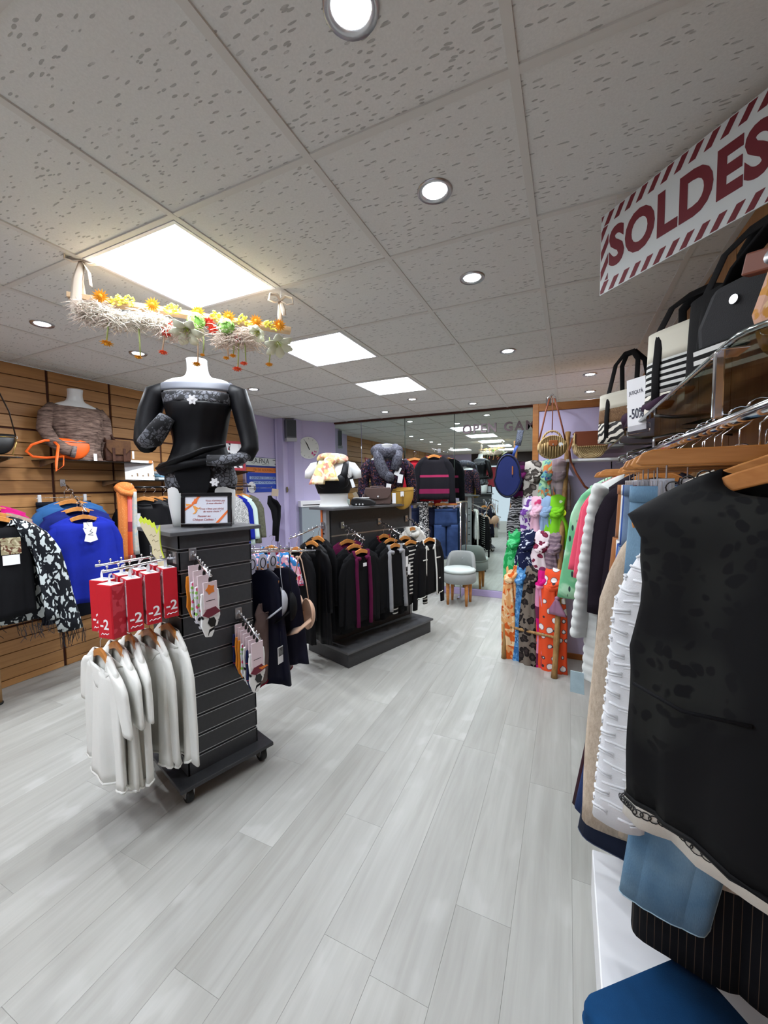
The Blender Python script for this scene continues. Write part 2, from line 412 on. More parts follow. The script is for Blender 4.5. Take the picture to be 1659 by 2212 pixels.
def top(name,label,cat,loc,rz,mat,sw=.40,length=.6,hem=.46,thick=.075,neck=.17,nf=.07,drop=.06,sleeve='long',sl=.58,out=.05,open_=0,trim=None,trimr=.004,hemband=None,seed=0,group=None,smat=None,inner=None,hang=True,hlabel=None,waist=None,tags=(),folds=6,amp=.010,hw=None,tilt=0,hemdrop=0,cuffband=None,stop=.095,cuff=.06,sth=.055,vneck=False,rot=None,hgroup='wooden hangers',sides=(-1,1),out_r=None,armhole=0.0):
    t=thing(name,label,cat,loc,rz,group,rot)
    m,R=gmesh(sw,length,hem,thick,neck,nf,.012,drop,open_,folds,amp,seed,waist=waist,hemdrop=hemdrop,vneck=vneck,armhole=armhole)
    m.build('body',mat,t,True,solid=.003)
    na=len(R[0]); oc=int(round(open_*na/2))
    if sleeve:
        for s in sides:
            L=sl if sleeve=='long' else .24
            sm=sleeve_mesh(s,sw,drop,L+drop,stop,cuff if sleeve=='long' else .085,(out if (s<0 or out_r is None) else out_r)+(0 if sleeve=='long' else .03),sth,seed+s)
            so=sm.build('sleeve',smat or mat,t,True,solid=.003)
            if cuffband:
                q=sm.v[-16:]; MB().tube(q,.004,6,closed=True).build('cuff',cuffband,so,True)
    if trim:
        ring=R[0] if not oc else R[0][oc:na-oc+1] if oc>1 else R[0][1:]
        MB().tube(ring,trimr,6,closed=not oc,cap=True).build('neck_trim',trim,t,True)
        if oc:
            for j in (oc,na-oc):
                MB().tube([r[j] for r in R],trimr*1.3,6).build('front_trim',trim,t,True)
    if hemband:
        q=R[-1] if not oc else R[-1][oc:na-oc+1]
        MB().tube(q,.006,6,closed=not oc).build('hem_trim',hemband,t,True)
    if inner:
        gm,_=gmesh(sw*.9,length*.96,hem*.9,thick*.75,neck,nf*.8,.012,drop,0,folds,amp*.5,seed+9)
        gm.build('lining',inner,t,True,solid=.002)
    for (x,z,w,h,a) in tags:
        y=-thick-.012
        q=MB().box(-w/2,w/2,-.0008,.0008,-h,0,T=XF((x,y,z),ry=a)).build('price_tag',MT['paper'],t)
        MB().tube([(x,y,z),(x,y+.012,z+.05)],.0008,4).build('tag_string',MT['blackpl'],q)
    if hang:
        hanger(hlabel or short('wooden hanger inside the',label),(loc[0],loc[1],loc[2]+.005),rz,hw or (sw+.02 if not sleeve else sw-.03),hgroup,drop*1.0+.012,rot)
    return t
def trousers(name,label,cat,loc,rz,mat,w=.36,length=.95,leg=.19,thick=.035,seed=0,group=None,band=None,gap=.006,clip=True,hlabel=None,seam=None,flare=0,waistonly=False,skirt=False,rot=None,lean=0.0):
    t=thing(name,label,cat,loc,rz,group,rot); r=random.Random(seed)
    def ring(cx,hw,th,z,ph,amp):
        q=[]
        for k in range(28):
            a=2*PI*k/28; f=amp*math.sin(5*a+ph)
            q.append((cx+(hw+f)*sp(math.cos(a),.75),(th+f*.7)*sp(math.sin(a),.8),z))
        return q
    if skirt:
        R=[ring(0,w/2+flare*i/8,thick*(1+.6*i/8),-length*i/8,seed,.008*i/8) for i in range(9)]
        MB().loft(R).build('panel',mat,t,True,solid=.003)
    else:
        hip=.24
        R=[ring(0,w/2*(1+.06*i/4),thick*(1+.25*i/4),-hip*i/4,seed,.002) for i in range(5)]
        MB().loft(R).build('hip_panel',mat,t,True,solid=.003)
        for s in (-1,1):
            R=[]
            for i in range(11):
                v=i/10; hw=(w*.53/2)*(1-v)+leg/2*v
                R.append(ring(s*(w*.27+gap)+lean*v,hw,thick*(1.2-.25*v),-hip+.02-(length-hip)*v,seed+s*2,.004*v))
            lg=MB().loft(R).build('leg',mat,t,True,solid=.003)
            if seam:
                for e in (0,14):
                    MB().tube([q[e] for q in R],.0025,4).build('seam',seam,lg,True)
                MB().tube(R[-1],.003,4,closed=True).build('hem_stitch',seam,lg,True)
    MB().loft([ring(0,w/2+.003,thick+.003,.0,seed,0),ring(0,w/2+.004,thick+.004,-.038,seed,0)]).build('waistband',band or mat,t,True,solid=.005)
    if clip: clip_hanger(hlabel or short('clip hanger holding the',label),(loc[0],loc[1],loc[2]+.062),rz,w*.98+.02,rot=rot)
    return t

# ================================================================== scarves
def scarf_on_rung(label,loc,rz,mat,length=.45,w=.13,th=.06,seed=0,group='scarves tied on the bamboo ladder',knot=True,rr=.016,tails=2,cat='scarf',tagp=False,name='scarf',tail2=None):
    """scarf slung over a rung (rung axis along x through origin), knotted just below it"""
    t=thing(name,label,cat,loc,rz,group); r=random.Random(seed)
    # gathered loop over the rung: flattened, wrinkled tube in the y,z plane
    loop=[(-.052,-.10),(-.046,-.06),(-.036,-.02),(-.024,.012),(-.006,.026),(.014,.020),(.028,-.005),(.036,-.045),(.030,-.09)]
    R=[]
    for li,(y,z) in enumerate(loop):
        a=loop[max(0,li-1)]; b=loop[min(len(loop)-1,li+1)]; dy,dz=b[0]-a[0],b[1]-a[1]; L=math.hypot(dy,dz); ny,nz=-dz/L,dy/L
        ww=w*(.30+.20*math.sin(PI*min(1,max(0,(z+.10)/.126))*.5)); ring=[]
        for k in range(24):
            q=2*PI*k/24; wr=1+.22*math.sin(6*q+seed+li*.6)+.10*math.sin(11*q+seed*2)
            ring.append((ww*math.cos(q),y+ny*.013*wr*math.sin(q),z+nz*.013*wr*math.sin(q)-.010*math.cos(q)**2))
        R.append(ring)
    MB().loft(R,True,True,True).build('loop',mat,t,True)
    if knot:
        k=MB()
        for j,(dx,dz,s1,rot_) in enumerate(((0,-.1,1,0),(.01,-.085,.8,.5),(-.012,-.112,.8,-.4))):
            R=[]
            for i in range(13):
                a=2*PI*i/12; R.append((dx+w*.36*s1*math.cos(a),-.045+.030*math.sin(a*1.0),dz+.026*math.sin(a+rot_)))
            k.tube(R[:-1],[.018+.004*math.sin(3*i+seed+j) for i in range(12)],8,closed=True)
        k.ball((0,-.05,-.098),.032,12,8,sx=w*.42/.032,sy=1.0,sz=1.15)
        k.build('knot',mat,t,True)
    for q in range(tails):
        L=length*(1-.14*q*(1 if r.random()<.7 else -.4)); side=(-1 if q==0 else 1)*(1 if tails>1 else 0)
        R=[]; nv=14
        ph=r.uniform(0,6)
        for i in range(nv+1):
            v=i/nv; hw=w*(.30+.24*min(1,v*2.4)); cx=side*w*(.10+.08*v)+.006*math.sin(5*v+ph); cyy=-.05+.016*q+.010*math.sin(3*v+ph)
            ring=[]
            for k in range(22):
                a=2*PI*k/22; f=.007*(.5+v)*math.sin(5*a+ph)+.004*math.sin(9*a+ph*2)
                ring.append((cx+(hw+f)*math.cos(a),cyy+(th*.32+f*1.3)*math.sin(a),-.095-L*v+(.012*math.sin(2*a+ph) if i==nv else 0)))
            R.append(ring)
        MB().loft(R,True,True,True).build('tail',(tail2 if (tail2 and q) else mat),t,True)
    if tagp: MB().box(-.02,.02,-.0015,.0015,-.06,.0,T=XF((w*.25,-.08,-length-.03),ry=.1)).build('price_tag',MT['paper'],t)
    return t
# ================================================================== body forms
def torso(rings,seg=28,e=.9):
    """rings: (z,halfwidth,front depth,back depth,y offset)"""
    R=[]
    for z,w,f,b,yo in rings:
        q=[]
        for k in range(seg):
            a=2*PI*k/seg; c=math.cos(a); s=math.sin(a)
            q.append((w*sp(c,e),yo+(f if s<0 else b)*sp(s,e),z))
        R.append(q)
    return R
def smooth_rings(keys,n):
    """catmull-rom through key tuples"""
    out=[]
    K=[keys[0]]+list(keys)+[keys[-1]]
    for i in range(1,len(K)-2):
        p0,p1,p2,p3=K[i-1],K[i],K[i+1],K[i+2]
        for j in range(n):
            t=j/n
            out.append(tuple(.5*((2*b)+(-a+c)*t+(2*a-5*b+4*c-d)*t*t+(-a+3*b-3*c+d)*t**3) for a,b,c,d in zip(p0,p1,p2,p3)))
    out.append(tuple(keys[-1])); return out
# ================================================================== ROOM
# ---- ceiling: slab, tiles, T-bars
ceil=struct(MB().box(XL-.1,XR+.1,YF-.1,YB+.1,ZC+.03,ZC+.06).build('ceiling',MT['white_paint']))
gx=[XL]+[GX+i*GT for i in range(-5,3)]+[XR]; gy=[YF]+[GY+j*GT for j in range(-5,8)]+[YB]
PANELS=[(-2,0),(-2,2),(-2,4),(-2,-2),(-2,-4),(-4,-3)]
def cell_of(a,b): return (round((a-GX)/GT),round((b-GY)/GT))
tmesh={}
for ix in range(len(gx)-1):
    for iy in range(len(gy)-1):
        x0,x1,y0,y1=gx[ix],gx[ix+1],gy[iy],gy[iy+1]
        i=math.floor((.5*(x0+x1)-GX)/GT); j=math.floor((.5*(y0+y1)-GY)/GT)
        if (i,j) in PANELS: continue
        key=(round(x1-x0,3),round(y1-y0,3),(i,j)==(0,-1))
        if key not in tmesh:
            w,d=x1-x0-.006,y1-y0-.006; e=.004
            m=MB(); vs=[(-w/2,-d/2,.012),(w/2,-d/2,.012),(w/2,d/2,.012),(-w/2,d/2,.012),(-w/2+e,-d/2+e,0),(w/2-e,-d/2+e,0),(w/2-e,d/2-e,0),(-w/2+e,d/2-e,0)]
            m.add(vs,[(0,1,2,3),(7,6,5,4),(0,4,5,1),(1,5,6,2),(2,6,7,3),(3,7,4,0)])
            tmesh[key]=m.mesh('ceiling_tile',MT['tile2'] if key[2] else MT['tile'])
        link('ceiling_tile',tmesh[key],ceil,loc=((x0+x1)/2,(y0+y1)/2,ZC+.001+RND.uniform(0,.0015)))
for x in gx[1:-1]: MB().box(x-.012,x+.012,YF,YB,ZC-.004,ZC+.02).build('t_bar',MT['tbar'],ceil)
for iy,y in enumerate(gy[1:-1]):
    for ix in range(len(gx)-1): MB().box(gx[ix]+.012,gx[ix+1]-.012,y-.012,y+.012,ZC-.0035,ZC+.02).build('t_bar',MT['tbar'],ceil)
m=MB().box(XL,XL+.022,YF,4.85,ZC-.003,ZC+.02).box(XR-.022,XR,YF,YB,ZC-.003,ZC+.02).box(XL,XR,YF,YF+.022,ZC-.003,ZC+.02)
m.build('edge_angle',MT['tbar'],ceil)
# ---- floor planks
fl_=struct(MB().box(XL-.1,XR+.1,YF-.1,YB+.1,-.06,-.004).build('floor',MT['floorgap']))
PW=.194; x=-.545-PW*20; row=0; pm={}
while x<XR:
    x0,x1=max(XL,x),min(XR,x+PW)
    if x1-x0>.02:
        y=YF-((row*.47)%1.22)
        if abs(x+.545)<.01: y=1.03-1.22*3
        while y<YB:
            y0,y1=max(YF,y),min(YB,y+1.22)
            if y1-y0>.03:
                k=(round(x1-x0,3),round(y1-y0,3))
                if k not in pm:
                    w,d=(x1-x0)/2-.0002,(y1-y0)/2-.0002; e=.0005
                    pm[k]=MB().add([(-w,-d,-.004),(w,-d,-.004),(w,d,-.004),(-w,d,-.004),(-w,-d,-e),(w,-d,-e),(w,d,-e),(-w,d,-e),(-w+e,-d+e,0),(w-e,-d+e,0),(w-e,d-e,0),(-w+e,d-e,0)],[(0,1,5,4),(1,2,6,5),(2,3,7,6),(3,0,4,7),(4,5,9,8),(5,6,10,9),(6,7,11,10),(7,4,8,11),(8,9,10,11)]).mesh('floor_plank',MT['floor'])
                link('floor_plank',pm[k],fl_,loc=((x0+x1)/2,(y0+y1)/2,0))
            y+=1.22
    x+=PW; row+=1
# ---- left wall, oak boards
wl=struct(MB().box(XL-.12,XL-.014,YF,4.12,0,ZC).build('wall_left',MT['groove']))
zs=[]; z=.0
rows=[]; z=2.535
per=[(2.535,2.447),(2.441,2.344),(2.338,2.236),(2.230,2.136),(2.130,2.038)]
rows+=per
zz=2.022
while zz>.02:
    for k in range(5):
        a=zz; b=max(0,zz-.0965); 
        if a-b>.015: rows.append((a,b))
        zz=b-.0055
        if zz<.02: break
    zz-=.011
ys=[.92+.5035*k for k in range(7)]; ys[-1]=4.12; bm={}
for k in range(len(ys)-1):
    y0,y1=ys[k]+.011,ys[k+1]-.011
    if k==len(ys)-2: y1=4.115
    for (a,b) in rows:
        key=(round(y1-y0,3),round(a-b,3))
        if key not in bm:
            d,h=(y1-y0)/2,(a-b)/2; e=.002
            bm[key]=MB().add([(-.014,-d,-h),(-.014,d,-h),(-.014,d,h),(-.014,-d,h),(-e,-d,-h),(-e,d,-h),(-e,d,h),(-e,-d,h),(0,-d+e,-h+e),(0,d-e,-h+e),(0,d-e,h-e),(0,-d+e,h-e)],[(0,4,5,1),(1,5,6,2),(2,6,7,3),(3,7,4,0),(4,8,9,5),(5,9,10,6),(6,10,11,7),(7,11,8,4),(8,11,10,9)][:8]+[(8,9,10,11)]).mesh('wall_board',MT['board'])
        link('wall_board',bm[key],wl,loc=(XL,(y0+y1)/2,(a+b)/2))
m=MB(); yy=YF
while yy<.9:
    y1=min(yy+.5,.92)
    for (a,b) in rows: m.box(XL-.014,XL,yy+.01,y1-.01,b,a)
    yy+=.5035
o=m.build('wall_boarding',MT['board'],wl); o['kind']='stuff'
# lilac stretch and slanted clock wall
struct(MB().box(XL-.12,-3.94,4.12,4.85,0,ZC).build('wall_left_lilac',MT['lilac']))
A=Vector((-3.86,4.80)); B=Vector((-3.34,5.53)); ca=math.atan2(B.y-A.y,B.x-A.x); CWL=(B-A).length
cw=struct(MB().box(-.1,CWL,0,.1,0,ZC).build('wall_slanted',MT['lilac'],loc=(A.x,A.y,0),rot=(0,0,ca)))
struct(MB().box(-3.96,-3.80,4.74,4.86,0,ZC).build('wall_pier',MT['lilac']))
struct(MB().box(XL-.12,XL+.3,4.85,5.7,0,ZC).build('wall_left_back',MT['lilac']))
# ---- back wall with mirror panels
struct(MB().box(XL,XR+.1,YB,YB+.12,0,ZC).build('wall_back',MT['lilac']))
for a,b in ((-3.37,-2.90),(-2.896,-2.182),(-2.178,-1.446),(-1.442,-.42),(-.416,.605)):
    o=MB().box(a+.0015,b-.0015,YB-.008,YB-.001,.095,2.515).build('mirror_panel',[MT['mirror']],bevel=.0015)
    struct(o); o.name='window_mirror'
n=0
for o in [o for o in bpy.data.objects if o.name.startswith('window_mirror')]:
    n+=1; o.name='wall_mirror_%d'%n
for k,x in enumerate((-2.18,-1.444)): struct(MB().box(x-.004,x+.004,YB-.010,YB-.0005,.095,2.515).build('trim_%d'%(20+k),MT['mirror_edge']))
struct(MB().box(-3.37,.605,YB-.03,YB,2.515,ZC).build('trim_1',MT['groove']))
struct(MB().box(-3.3,.605,YB-.02,YB,0,.09).build('baseboard_back',MT['skirt_lilac'],bevel=.004))
# ---- right wall, tall oak panels
wr=struct(MB().box(XR+.012,XR+.12,YF,YB,0,ZC).build('wall_right',MT['groove']))
pmesh=MB().box(0,.012,.003,.469,0,ZC-.005).mesh('wall_panel',MT['panel'])
for k in range(-9,12):
    y=2.155+.4725*k
    if y<YF or y>YB-.3: continue
    link('wall_panel',pmesh,wr,loc=(XR,y,0))
# ---- low partition (fitting room) with oak edging
YP=3.80
pt=struct(MB().box(-.245,XR,YP,YP+.08,0,2.17).build('wall_partition',MT['lilac']))
struct(MB().box(-.295,-.245,YP-.012,YP+.092,0,2.235).build('trim_2',MT['trimwood'],bevel=.004))
struct(MB().box(-.245,XR,YP-.012,YP+.092,2.17,2.235).build('trim_3',MT['trimwood'],bevel=.004))
struct(MB().box(-.245,XR,YP-.012,YP,0,.05).build('baseboard_partition',MT['trimwood'],bevel=.003))
# ---- street side behind the camera
struct(MB().box(XL-.1,-2.9,YF-.12,YF,0,ZC).build('wall_front',MT['lilac']))
struct(MB().box(-2.9,XR+.1,YF-.12,YF,2.2,ZC).build('wall_front_lintel',plain('dark_lintel',(46,26,24),.6)))
struct(MB().box(-2.9,XR+.1,YF-.12,YF,0,.35).build('wall_front_sill',MT['white_paint']))
w1=struct(MB().box(-2.9,XR,YF-.07,YF-.06,.35,2.2).build('window_1',MT['clear']))
MB().box(-2.92,-2.86,YF-.1,YF-.02,.35,2.2).box(-1.2,-1.14,YF-.1,YF-.02,.35,2.2).box(XR-.06,XR,YF-.1,YF-.02,.35,2.2).box(-2.9,XR,YF-.1,YF-.02,2.14,2.2).build('window_frame',MT['blackpl'],w1)
MB().box(-2.7,-.9,YF-.16,YF-.15,1.45,2.1).build('shop_poster',plain('poster_red',(170,40,52),.6),w1)
# ---- LED panels
for n,(i,j) in enumerate(PANELS):
    x0,y0=GX+i*GT,GY+j*GT; cx,cyy=x0+.3,y0+.3
    nm={0:'square LED ceiling panel above the flower garland',2:'square LED ceiling panel in the middle of the row of three',4:'square LED ceiling panel nearest the mirror wall'}.get(j if i==-2 else None,None)
    lab=nm or ['','','','LED ceiling panel just behind the flower garland','LED ceiling panel towards the shop front','LED ceiling panel left of the shop front row'][n]
    t=thing('ceiling_light',lab,'ceiling light',(cx,cyy,ZC),0,'square LED panels')
    m=MB(); 
    for a,b,c,d in ((-.286,.286,-.286,-.27),(-.286,.286,.27,.286),(-.286,-.27,-.27,.27),(.27,.286,-.27,.27)): m.box(a,b,c,d,-.006,.02)
    m.build('frame',MT['whitepl'],t)
    MB().box(-.27,.27,-.27,.27,.000,.012).build('diffuser',MT['led'],t)
# ---- recessed downlights
SP=[(-.43,.80),(-.43,1.38),(-.44,2.01),(-.43,3.20),(.165,4.22),(.2,5.0),(-2.9,1.4),(-2.91,2.0),(-2.93,2.6),(-2.94,3.23),(-1.09,5.03),(-1.67,4.45),(-2.28,5.02),(-2.92,.2)]
SL=['first round downlight from the camera, at the top edge','large round downlight left of the red sale banner','round downlight right of the garland panel, third in its row','small round downlight ahead of the mirror, fourth in its row','round downlight above the lilac partition, nearer one','round downlight above the lilac partition, farther one','chrome ringed downlight at the left edge above the oak wall','downlight half hidden behind the hanging flowers','downlight beside the mannequin neck','downlight right of the lace top mannequin','downlight close to the mirror top edge','downlight beside the farthest LED panel','downlight near the clock wall corner','downlight over the front left corner']
for (x,y),lb in zip(SP,SL):
    t=thing('downlight',lb,'downlight',(x,y,ZC-.001),0,'recessed downlights')
    MB().lathe([(.036,.010),(.044,-.003),(.058,-.005),(.060,.001)],28,cap0=False,cap1=False).build('ring',MT['steel'],t,True)
    MB().lathe([(.001,-.001),(.038,-.001),(.038,.01)],24).build('lens',MT['bulb'],t)
    ld=bpy.data.lights.new('downlight_lamp','SPOT'); ld.energy=SPOT_W*(2.6 if x<-2.5 else 2.4 if y>3 else 1.5 if y>1.7 else .5); ld.spot_size=2.7; ld.spot_blend=.9; ld.shadow_soft_size=.04; ld.color=(.93,.98,1.04)
    lo=bpy.data.objects.new('downlight_lamp',ld); C.objects.link(lo); lo.parent=t; lo.location=(0,0,-.012)
# ================================================================== LEFT WALL DISPLAY
BUST=[(0,.135,.092,.08,0),(.10,.122,.088,.075,0),(.24,.148,.115,.085,0),(.32,.160,.130,.09,0),(.40,.172,.105,.085,.005),(.455,.158,.075,.07,.012),(.485,.105,.060,.062,.016),(.505,.066,.055,.056,.016),(.55,.053,.052,.052,.01),(.60,.055,.054,.054,.0)]
def bust(label,loc,rz,keys=BUST,s=1.0,name='display_bust',arms=False,group='white display busts'):
    t=thing(name,label,'mannequin',loc,rz,group)
    R=torso(smooth_rings([tuple(v*s for v in k) for k in keys],4)); MB().loft(R,True,True,True).build('torso',MT['mann'],t,True)
    if arms:
        for sd in (-1,1):
            MB().tube([(sd*.12*s,.0,.36*s),(sd*.165*s,0,.345*s),(sd*.205*s,0,.30*s),(sd*.212*s,0,.25*s)],[.045*s,.052*s,.046*s,.040*s],14).build('arm_stub',MT['mann'],t,True)
    return t
def shell(keys,z0,z1,grow,s=1.0,n=6,amp=.006,folds=7,seed=0,nf=.0,seg=44):
    """cloth following a body form between two heights"""
    K=[k for k in smooth_rings(keys,n) if z0-1e-6<=k[0]<=z1+1e-6]; R=[]
    for i,k in enumerate(K):
        q=[]
        for j in range(seg):
            a=2*PI*j/seg; c=math.cos(a); sn=math.sin(a); lo=1-i/len(K)
            f=grow+amp*lo*math.sin(folds*a+seed+3*lo)+amp*.4*math.sin(folds*2.3*a+8*lo)
            z=k[0]
            if i>=len(K)-5 and sn<0: z-=nf*(abs(sn)**.7)*(1-(len(K)-1-i)/5)
            q.append(((k[1]+f)*s*sp(c,.9),(k[4]+((k[2] if sn<0 else k[3])+f)*sp(sn,.9))*s,z*s))
        R.append(q)
    return R
# shelves
def wall_shelf(label,y0,y1,z,x0=XL+.002,x1=-3.68,mat=None,brk=True):
    t=thing('wall_shelf',label,'shelf',(x0,(y0+y1)/2,z-.008)); d=(y1-y0)/2
    MB().box(0,x1-x0,-d,d,0,.008).build('board',mat or MT['blackgl'],t,bevel=.0015)
    if brk:
        for y in (-d+.06,d-.06):
            MB().prism([(0,-.045),(0,0),(x1-x0-.06,0),(x1-x0-.06,-.008)],-.004,.004,T=XF((0,y,-.0005))).build('bracket',MT['steel'],t)
    return t
wall_shelf('narrow black shelf under the brown sweater bust',1.78,2.62,1.785)
wall_shelf('black shelf at the left picture edge under the black handbag',.75,1.60,1.785)
wall_shelf('long dark shelf above the clothes rail holding the white card',2.26,3.35,1.62)
wall_shelf('short dark shelf carrying the red framed picture',3.40,4.02,1.745)
# bust with brown marled sweater
bust('white bust wearing the brown marled sweater on the oak wall',(-3.82,2.05,1.786),1.40)
mm=heather('marl_brown',(58,44,40),(150,126,114),26,(.5,.5,3.2),stops=(.32,.68))
t=thing('marled_sweater','brown marled knit sweater on a bust, one cuff over the orange bag','sweater',(-3.82,2.05,1.786),1.40)
MB().loft(shell(BUST,.0,.475,.022,amp=.012,seed=1,nf=.035)).build('body',mm,t,True,solid=.004)
so=MB().tube([(-.15,0,.43),(-.21,-.01,.36),(-.235,-.03,.25),(-.20,-.09,.14),(-.14,-.14,.08),(-.10,-.16,.065)],[.055,.058,.052,.05,.046,.044],14).build('sleeve',mm,t,True)
MB().tube([(-.105,-.158,.066),(-.075,-.165,.06)],[.047,.049],14).build('cuff',heather('marl_cuff',(70,62,62),(150,140,136),30,(.5,.5,2)),so,True)
MB().tube([(.15,0,.43),(.20,0,.36),(.215,.0,.24),(.20,.02,.12),(.19,.03,.03)],[.055,.056,.05,.046,.042],14).build('sleeve',mm,t,True)
MB().tube([(.17,-.02,.004),(.30,.03,.006),(.42,.05,.006)],[.05,.045,.03],12,flat=(1,.12)).build('loose_hem',mm,t,True)
# handbags
def crescent_bag(label,loc,rz,mat,w=.26,h=.17,d=.07,zipm=None,name='crescent_bag',group='handbags'):
    t=thing(name,label,'handbag',loc,rz,group); R=[]
    n=12
    for i in range(n+1):
        z=i/n*h; u=i/n; hw=w/2*math.sqrt(max(.02,1-(1-min(1,u*1.15+.02))**2.2)); dd=d/2*(math.sin(min(1,u*.95+.06)*PI)**.5*.9+.1)
        R.append([(hw*sp(math.cos(2*PI*k/24),.8),dd*sp(math.sin(2*PI*k/24),.8),z) for k in range(24)])
    MB().loft(R,True,True,True).build('body',mat,t,True)
    MB().tube([(-w*.44,-d*.30,h*.86),(0,-d*.42,h*.84),(w*.44,-d*.30,h*.86)],.0035,6).build('zip',zipm or MT['steel'],t,True)
    for s in (-1,1):
        MB().tube([(s*(w/2+.004+.010*math.cos(a)),0,h*.86+.012*math.sin(a)) for a in [2*PI*k/10 for k in range(10)]],.002,5,closed=True).build('ring',MT['steel'],t,True)
    return t
om=plain('orange_leather',(236,96,22),.5)
b=crescent_bag('bright orange crescent bag on the shelf under the sweater cuff',(-3.73,1.955,1.787),1.45,om)
MB().tube([(-.13,0,.145),(-.19,-.03,.14),(-.27,-.02,.10),(-.30,0,.05),(-.26,.01,.012),(-.18,-.01,.006),(-.13,-.04,.012),(-.10,-.10,.015),(-.12,-.14,-.06),(-.17,-.15,-.10),(-.16,-.13,-.03),(-.13,-.1,.10),(-.13,-.02,.14)],.009,8,flat=(.3,1.1)).build('strap',om,b,True)
MB().box(-.012,.012,-.002,.002,0,.06,T=XF((.145,-.045,-.005))).build('price_tag',MT['paper'],b)
lb_=heather('brown_leather',(52,30,24),(82,54,42),12,(1,1,1),.5)
t=thing('satchel','small dark brown flap satchel at the end of the shelf','handbag',(-3.74,2.32,1.787),1.35,'handbags')
MB().prism([(-.10,.0),(-.105,.10),(-.09,.17),(.09,.17),(.105,.10),(.10,.0)],-.045,.045).build('body',lb_,t,bevel=.012)
MB().prism([(-.098,.19),(-.10,.12),(-.05,.06),(.05,.06),(.10,.12),(.098,.19)],-.058,-.046).build('flap',heather('brown_flap',(96,66,42),(66,42,32),8,(1,1,1),.55),t,bevel=.006)
for x in (-.055,.03): MB().box(x,x+.022,-.064,-.058,-.0,.12).build('strap',lb_,t,bevel=.002)
MB().tube([(-.09,0,.17),(-.085,0,.225),(-.04,-.01,.235),(-.02,-.01,.19)],.012,8).build('handle',lb_,t,True)
MB().box(-.008,.008,-.0015,.0015,0,.07,T=XF((.115,-.05,.03))).build('price_tag',MT['paper'],t)
b=crescent_bag('black zipped belt bag hung at the left picture edge',(-3.73,1.475,1.80),1.45,plain('black_leather',(14,14,15),.4),.2,.15,.06,plain('gold_zip',(190,160,90),.3,1),'belt_bag')
MB().tube([(.105,0,.135),(.085,.03,.32),(.03,.06,.5),(-.03,.08,.62)],.012,8,flat=(.25,1)).build('strap',MT['blackpl'],b,True)
MB().tube([(.105,0,.125),(.10,-.02,.09),(.07,-.035,-.0),(.10,-.03,-.012)],.004,6).build('buckle_strap',plain('gold',(200,170,100),.3,1),b,True)
# waterfall arms on the oak wall
_bs={}
def waterfall(label,a,b,n=8,mat=None,group='chrome waterfall arms',plate=True):
    """sloping display arm from wall point a to tip b with ball stops"""
    a=Vector(a); b=Vector(b); t=thing('waterfall_arm',label,'display arm',tuple(a),0,group); d=b-a
    P=[Vector((0,0,0)),d*.22+Vector((0,0,-.1*d.z)),d*.6,d]
    MB().tube(P,.0065,8).build('arm',mat or MT['chrome'],t,True)
    if 'bs' not in _bs: _bs['bs']=MB().tube([(0,0,0),(0,0,.016)],.002,6).ball((0,0,.018),.0055,8,5).mesh('ball_stop',MT['chrome'],True)
    for k in range(n): link('ball_stop',_bs['bs'],t,loc=tuple(d*((k+.6)/n)))
    if plate:
        h=Vector((d.x,d.y,0)).normalized(); an=math.atan2(h.y,h.x)
        MB().box(-.004,.006,-.018,.018,-.03,.03,T=XF((.003*h.x,.003*h.y,0),an)).build('wall_plate',MT['steel'],t,bevel=.002)
    return t
waterfall('chrome waterfall arm carrying the three blue sweaters',(-3.975,1.99,1.60),(-3.46,1.885,1.365))
waterfall('chrome waterfall arm at the left edge with the animal print cardigan',(-3.975,1.40,1.57),(-3.36,1.27,1.36))
royal=fabric('knit_royal',(22,38,150),.9,.2); nvb=fabric('knit_navyblue',(22,34,104),.9,.2); teal=fabric('knit_tealblue',(44,92,146),.9,.15)
top('knit_sweater','royal blue knit sweater, frontmost on the oak wall arm','sweater',(-3.50,1.88,1.325),1.42,royal,sw=.44,length=.68,hem=.44,neck=.19,nf=.06,sleeve='long',sl=.62,out=.03,seed=3,trim=royal,group='blue sweaters on the oak wall')
t=thing('swing_tag','white swing tag with a black squiggle on the royal blue sweater','tag',(-3.405,1.87,1.21),1.42)
MB().prism([(-.045,.03),(-.02,.022),(0,.045),(.03,.035),(.052,.03),(.04,-.02),(.052,-.07),(.0,-.085),(-.04,-.072),(-.028,-.02)],-.001,.001,T=XF((0,0,0))).build('card',MT['paper'],t)
MB().tube([(0,0,.04),(-.02,.004,.075),(.03,.004,.10),(.05,.004,.085)],.0015,5).build('string',MT['blackpl'],t,True)
MB().tube([(.016,-.002,.02),(0,-.002,.004),(.02,-.002,-.008),(-.012,-.002,-.022),(.022,-.002,-.03)],.002,5).build('print_mark',MT['blackpl'],t,True)
t=thing('neck_label','small white neck label of the royal blue sweater','tag',(-3.42,1.868,1.268),1.42)
MB().box(-.03,.03,-.001,.001,-.03,.015).box(-.012,.012,-.001,.001,-.055,-.03).build('cloth',MT['paper'],t)
top('knit_sweater','navy blue knit sweater, middle one on the oak wall arm','sweater',(-3.62,1.905,1.385),1.42,nvb,sw=.45,length=.66,hem=.42,sleeve='long',sl=.6,out=.05,seed=4,group='blue sweaters on the oak wall')
top('knit_sweater','dusty blue knit sweater, rearmost on the oak wall arm','sweater',(-3.75,1.93,1.445),1.42,teal,sw=.46,length=.64,hem=.42,sleeve='long',sl=.55,out=.06,seed=5,group='blue sweaters on the oak wall')
trousers('clip_trousers','dark navy trousers on a clip hanger behind the blue sweaters','trousers',(-3.93,1.975,1.44),PI/2,fabric('navy_wool',(20,24,36),.9),w=.40,length=1.04,leg=.2,seed=2,clip=False)
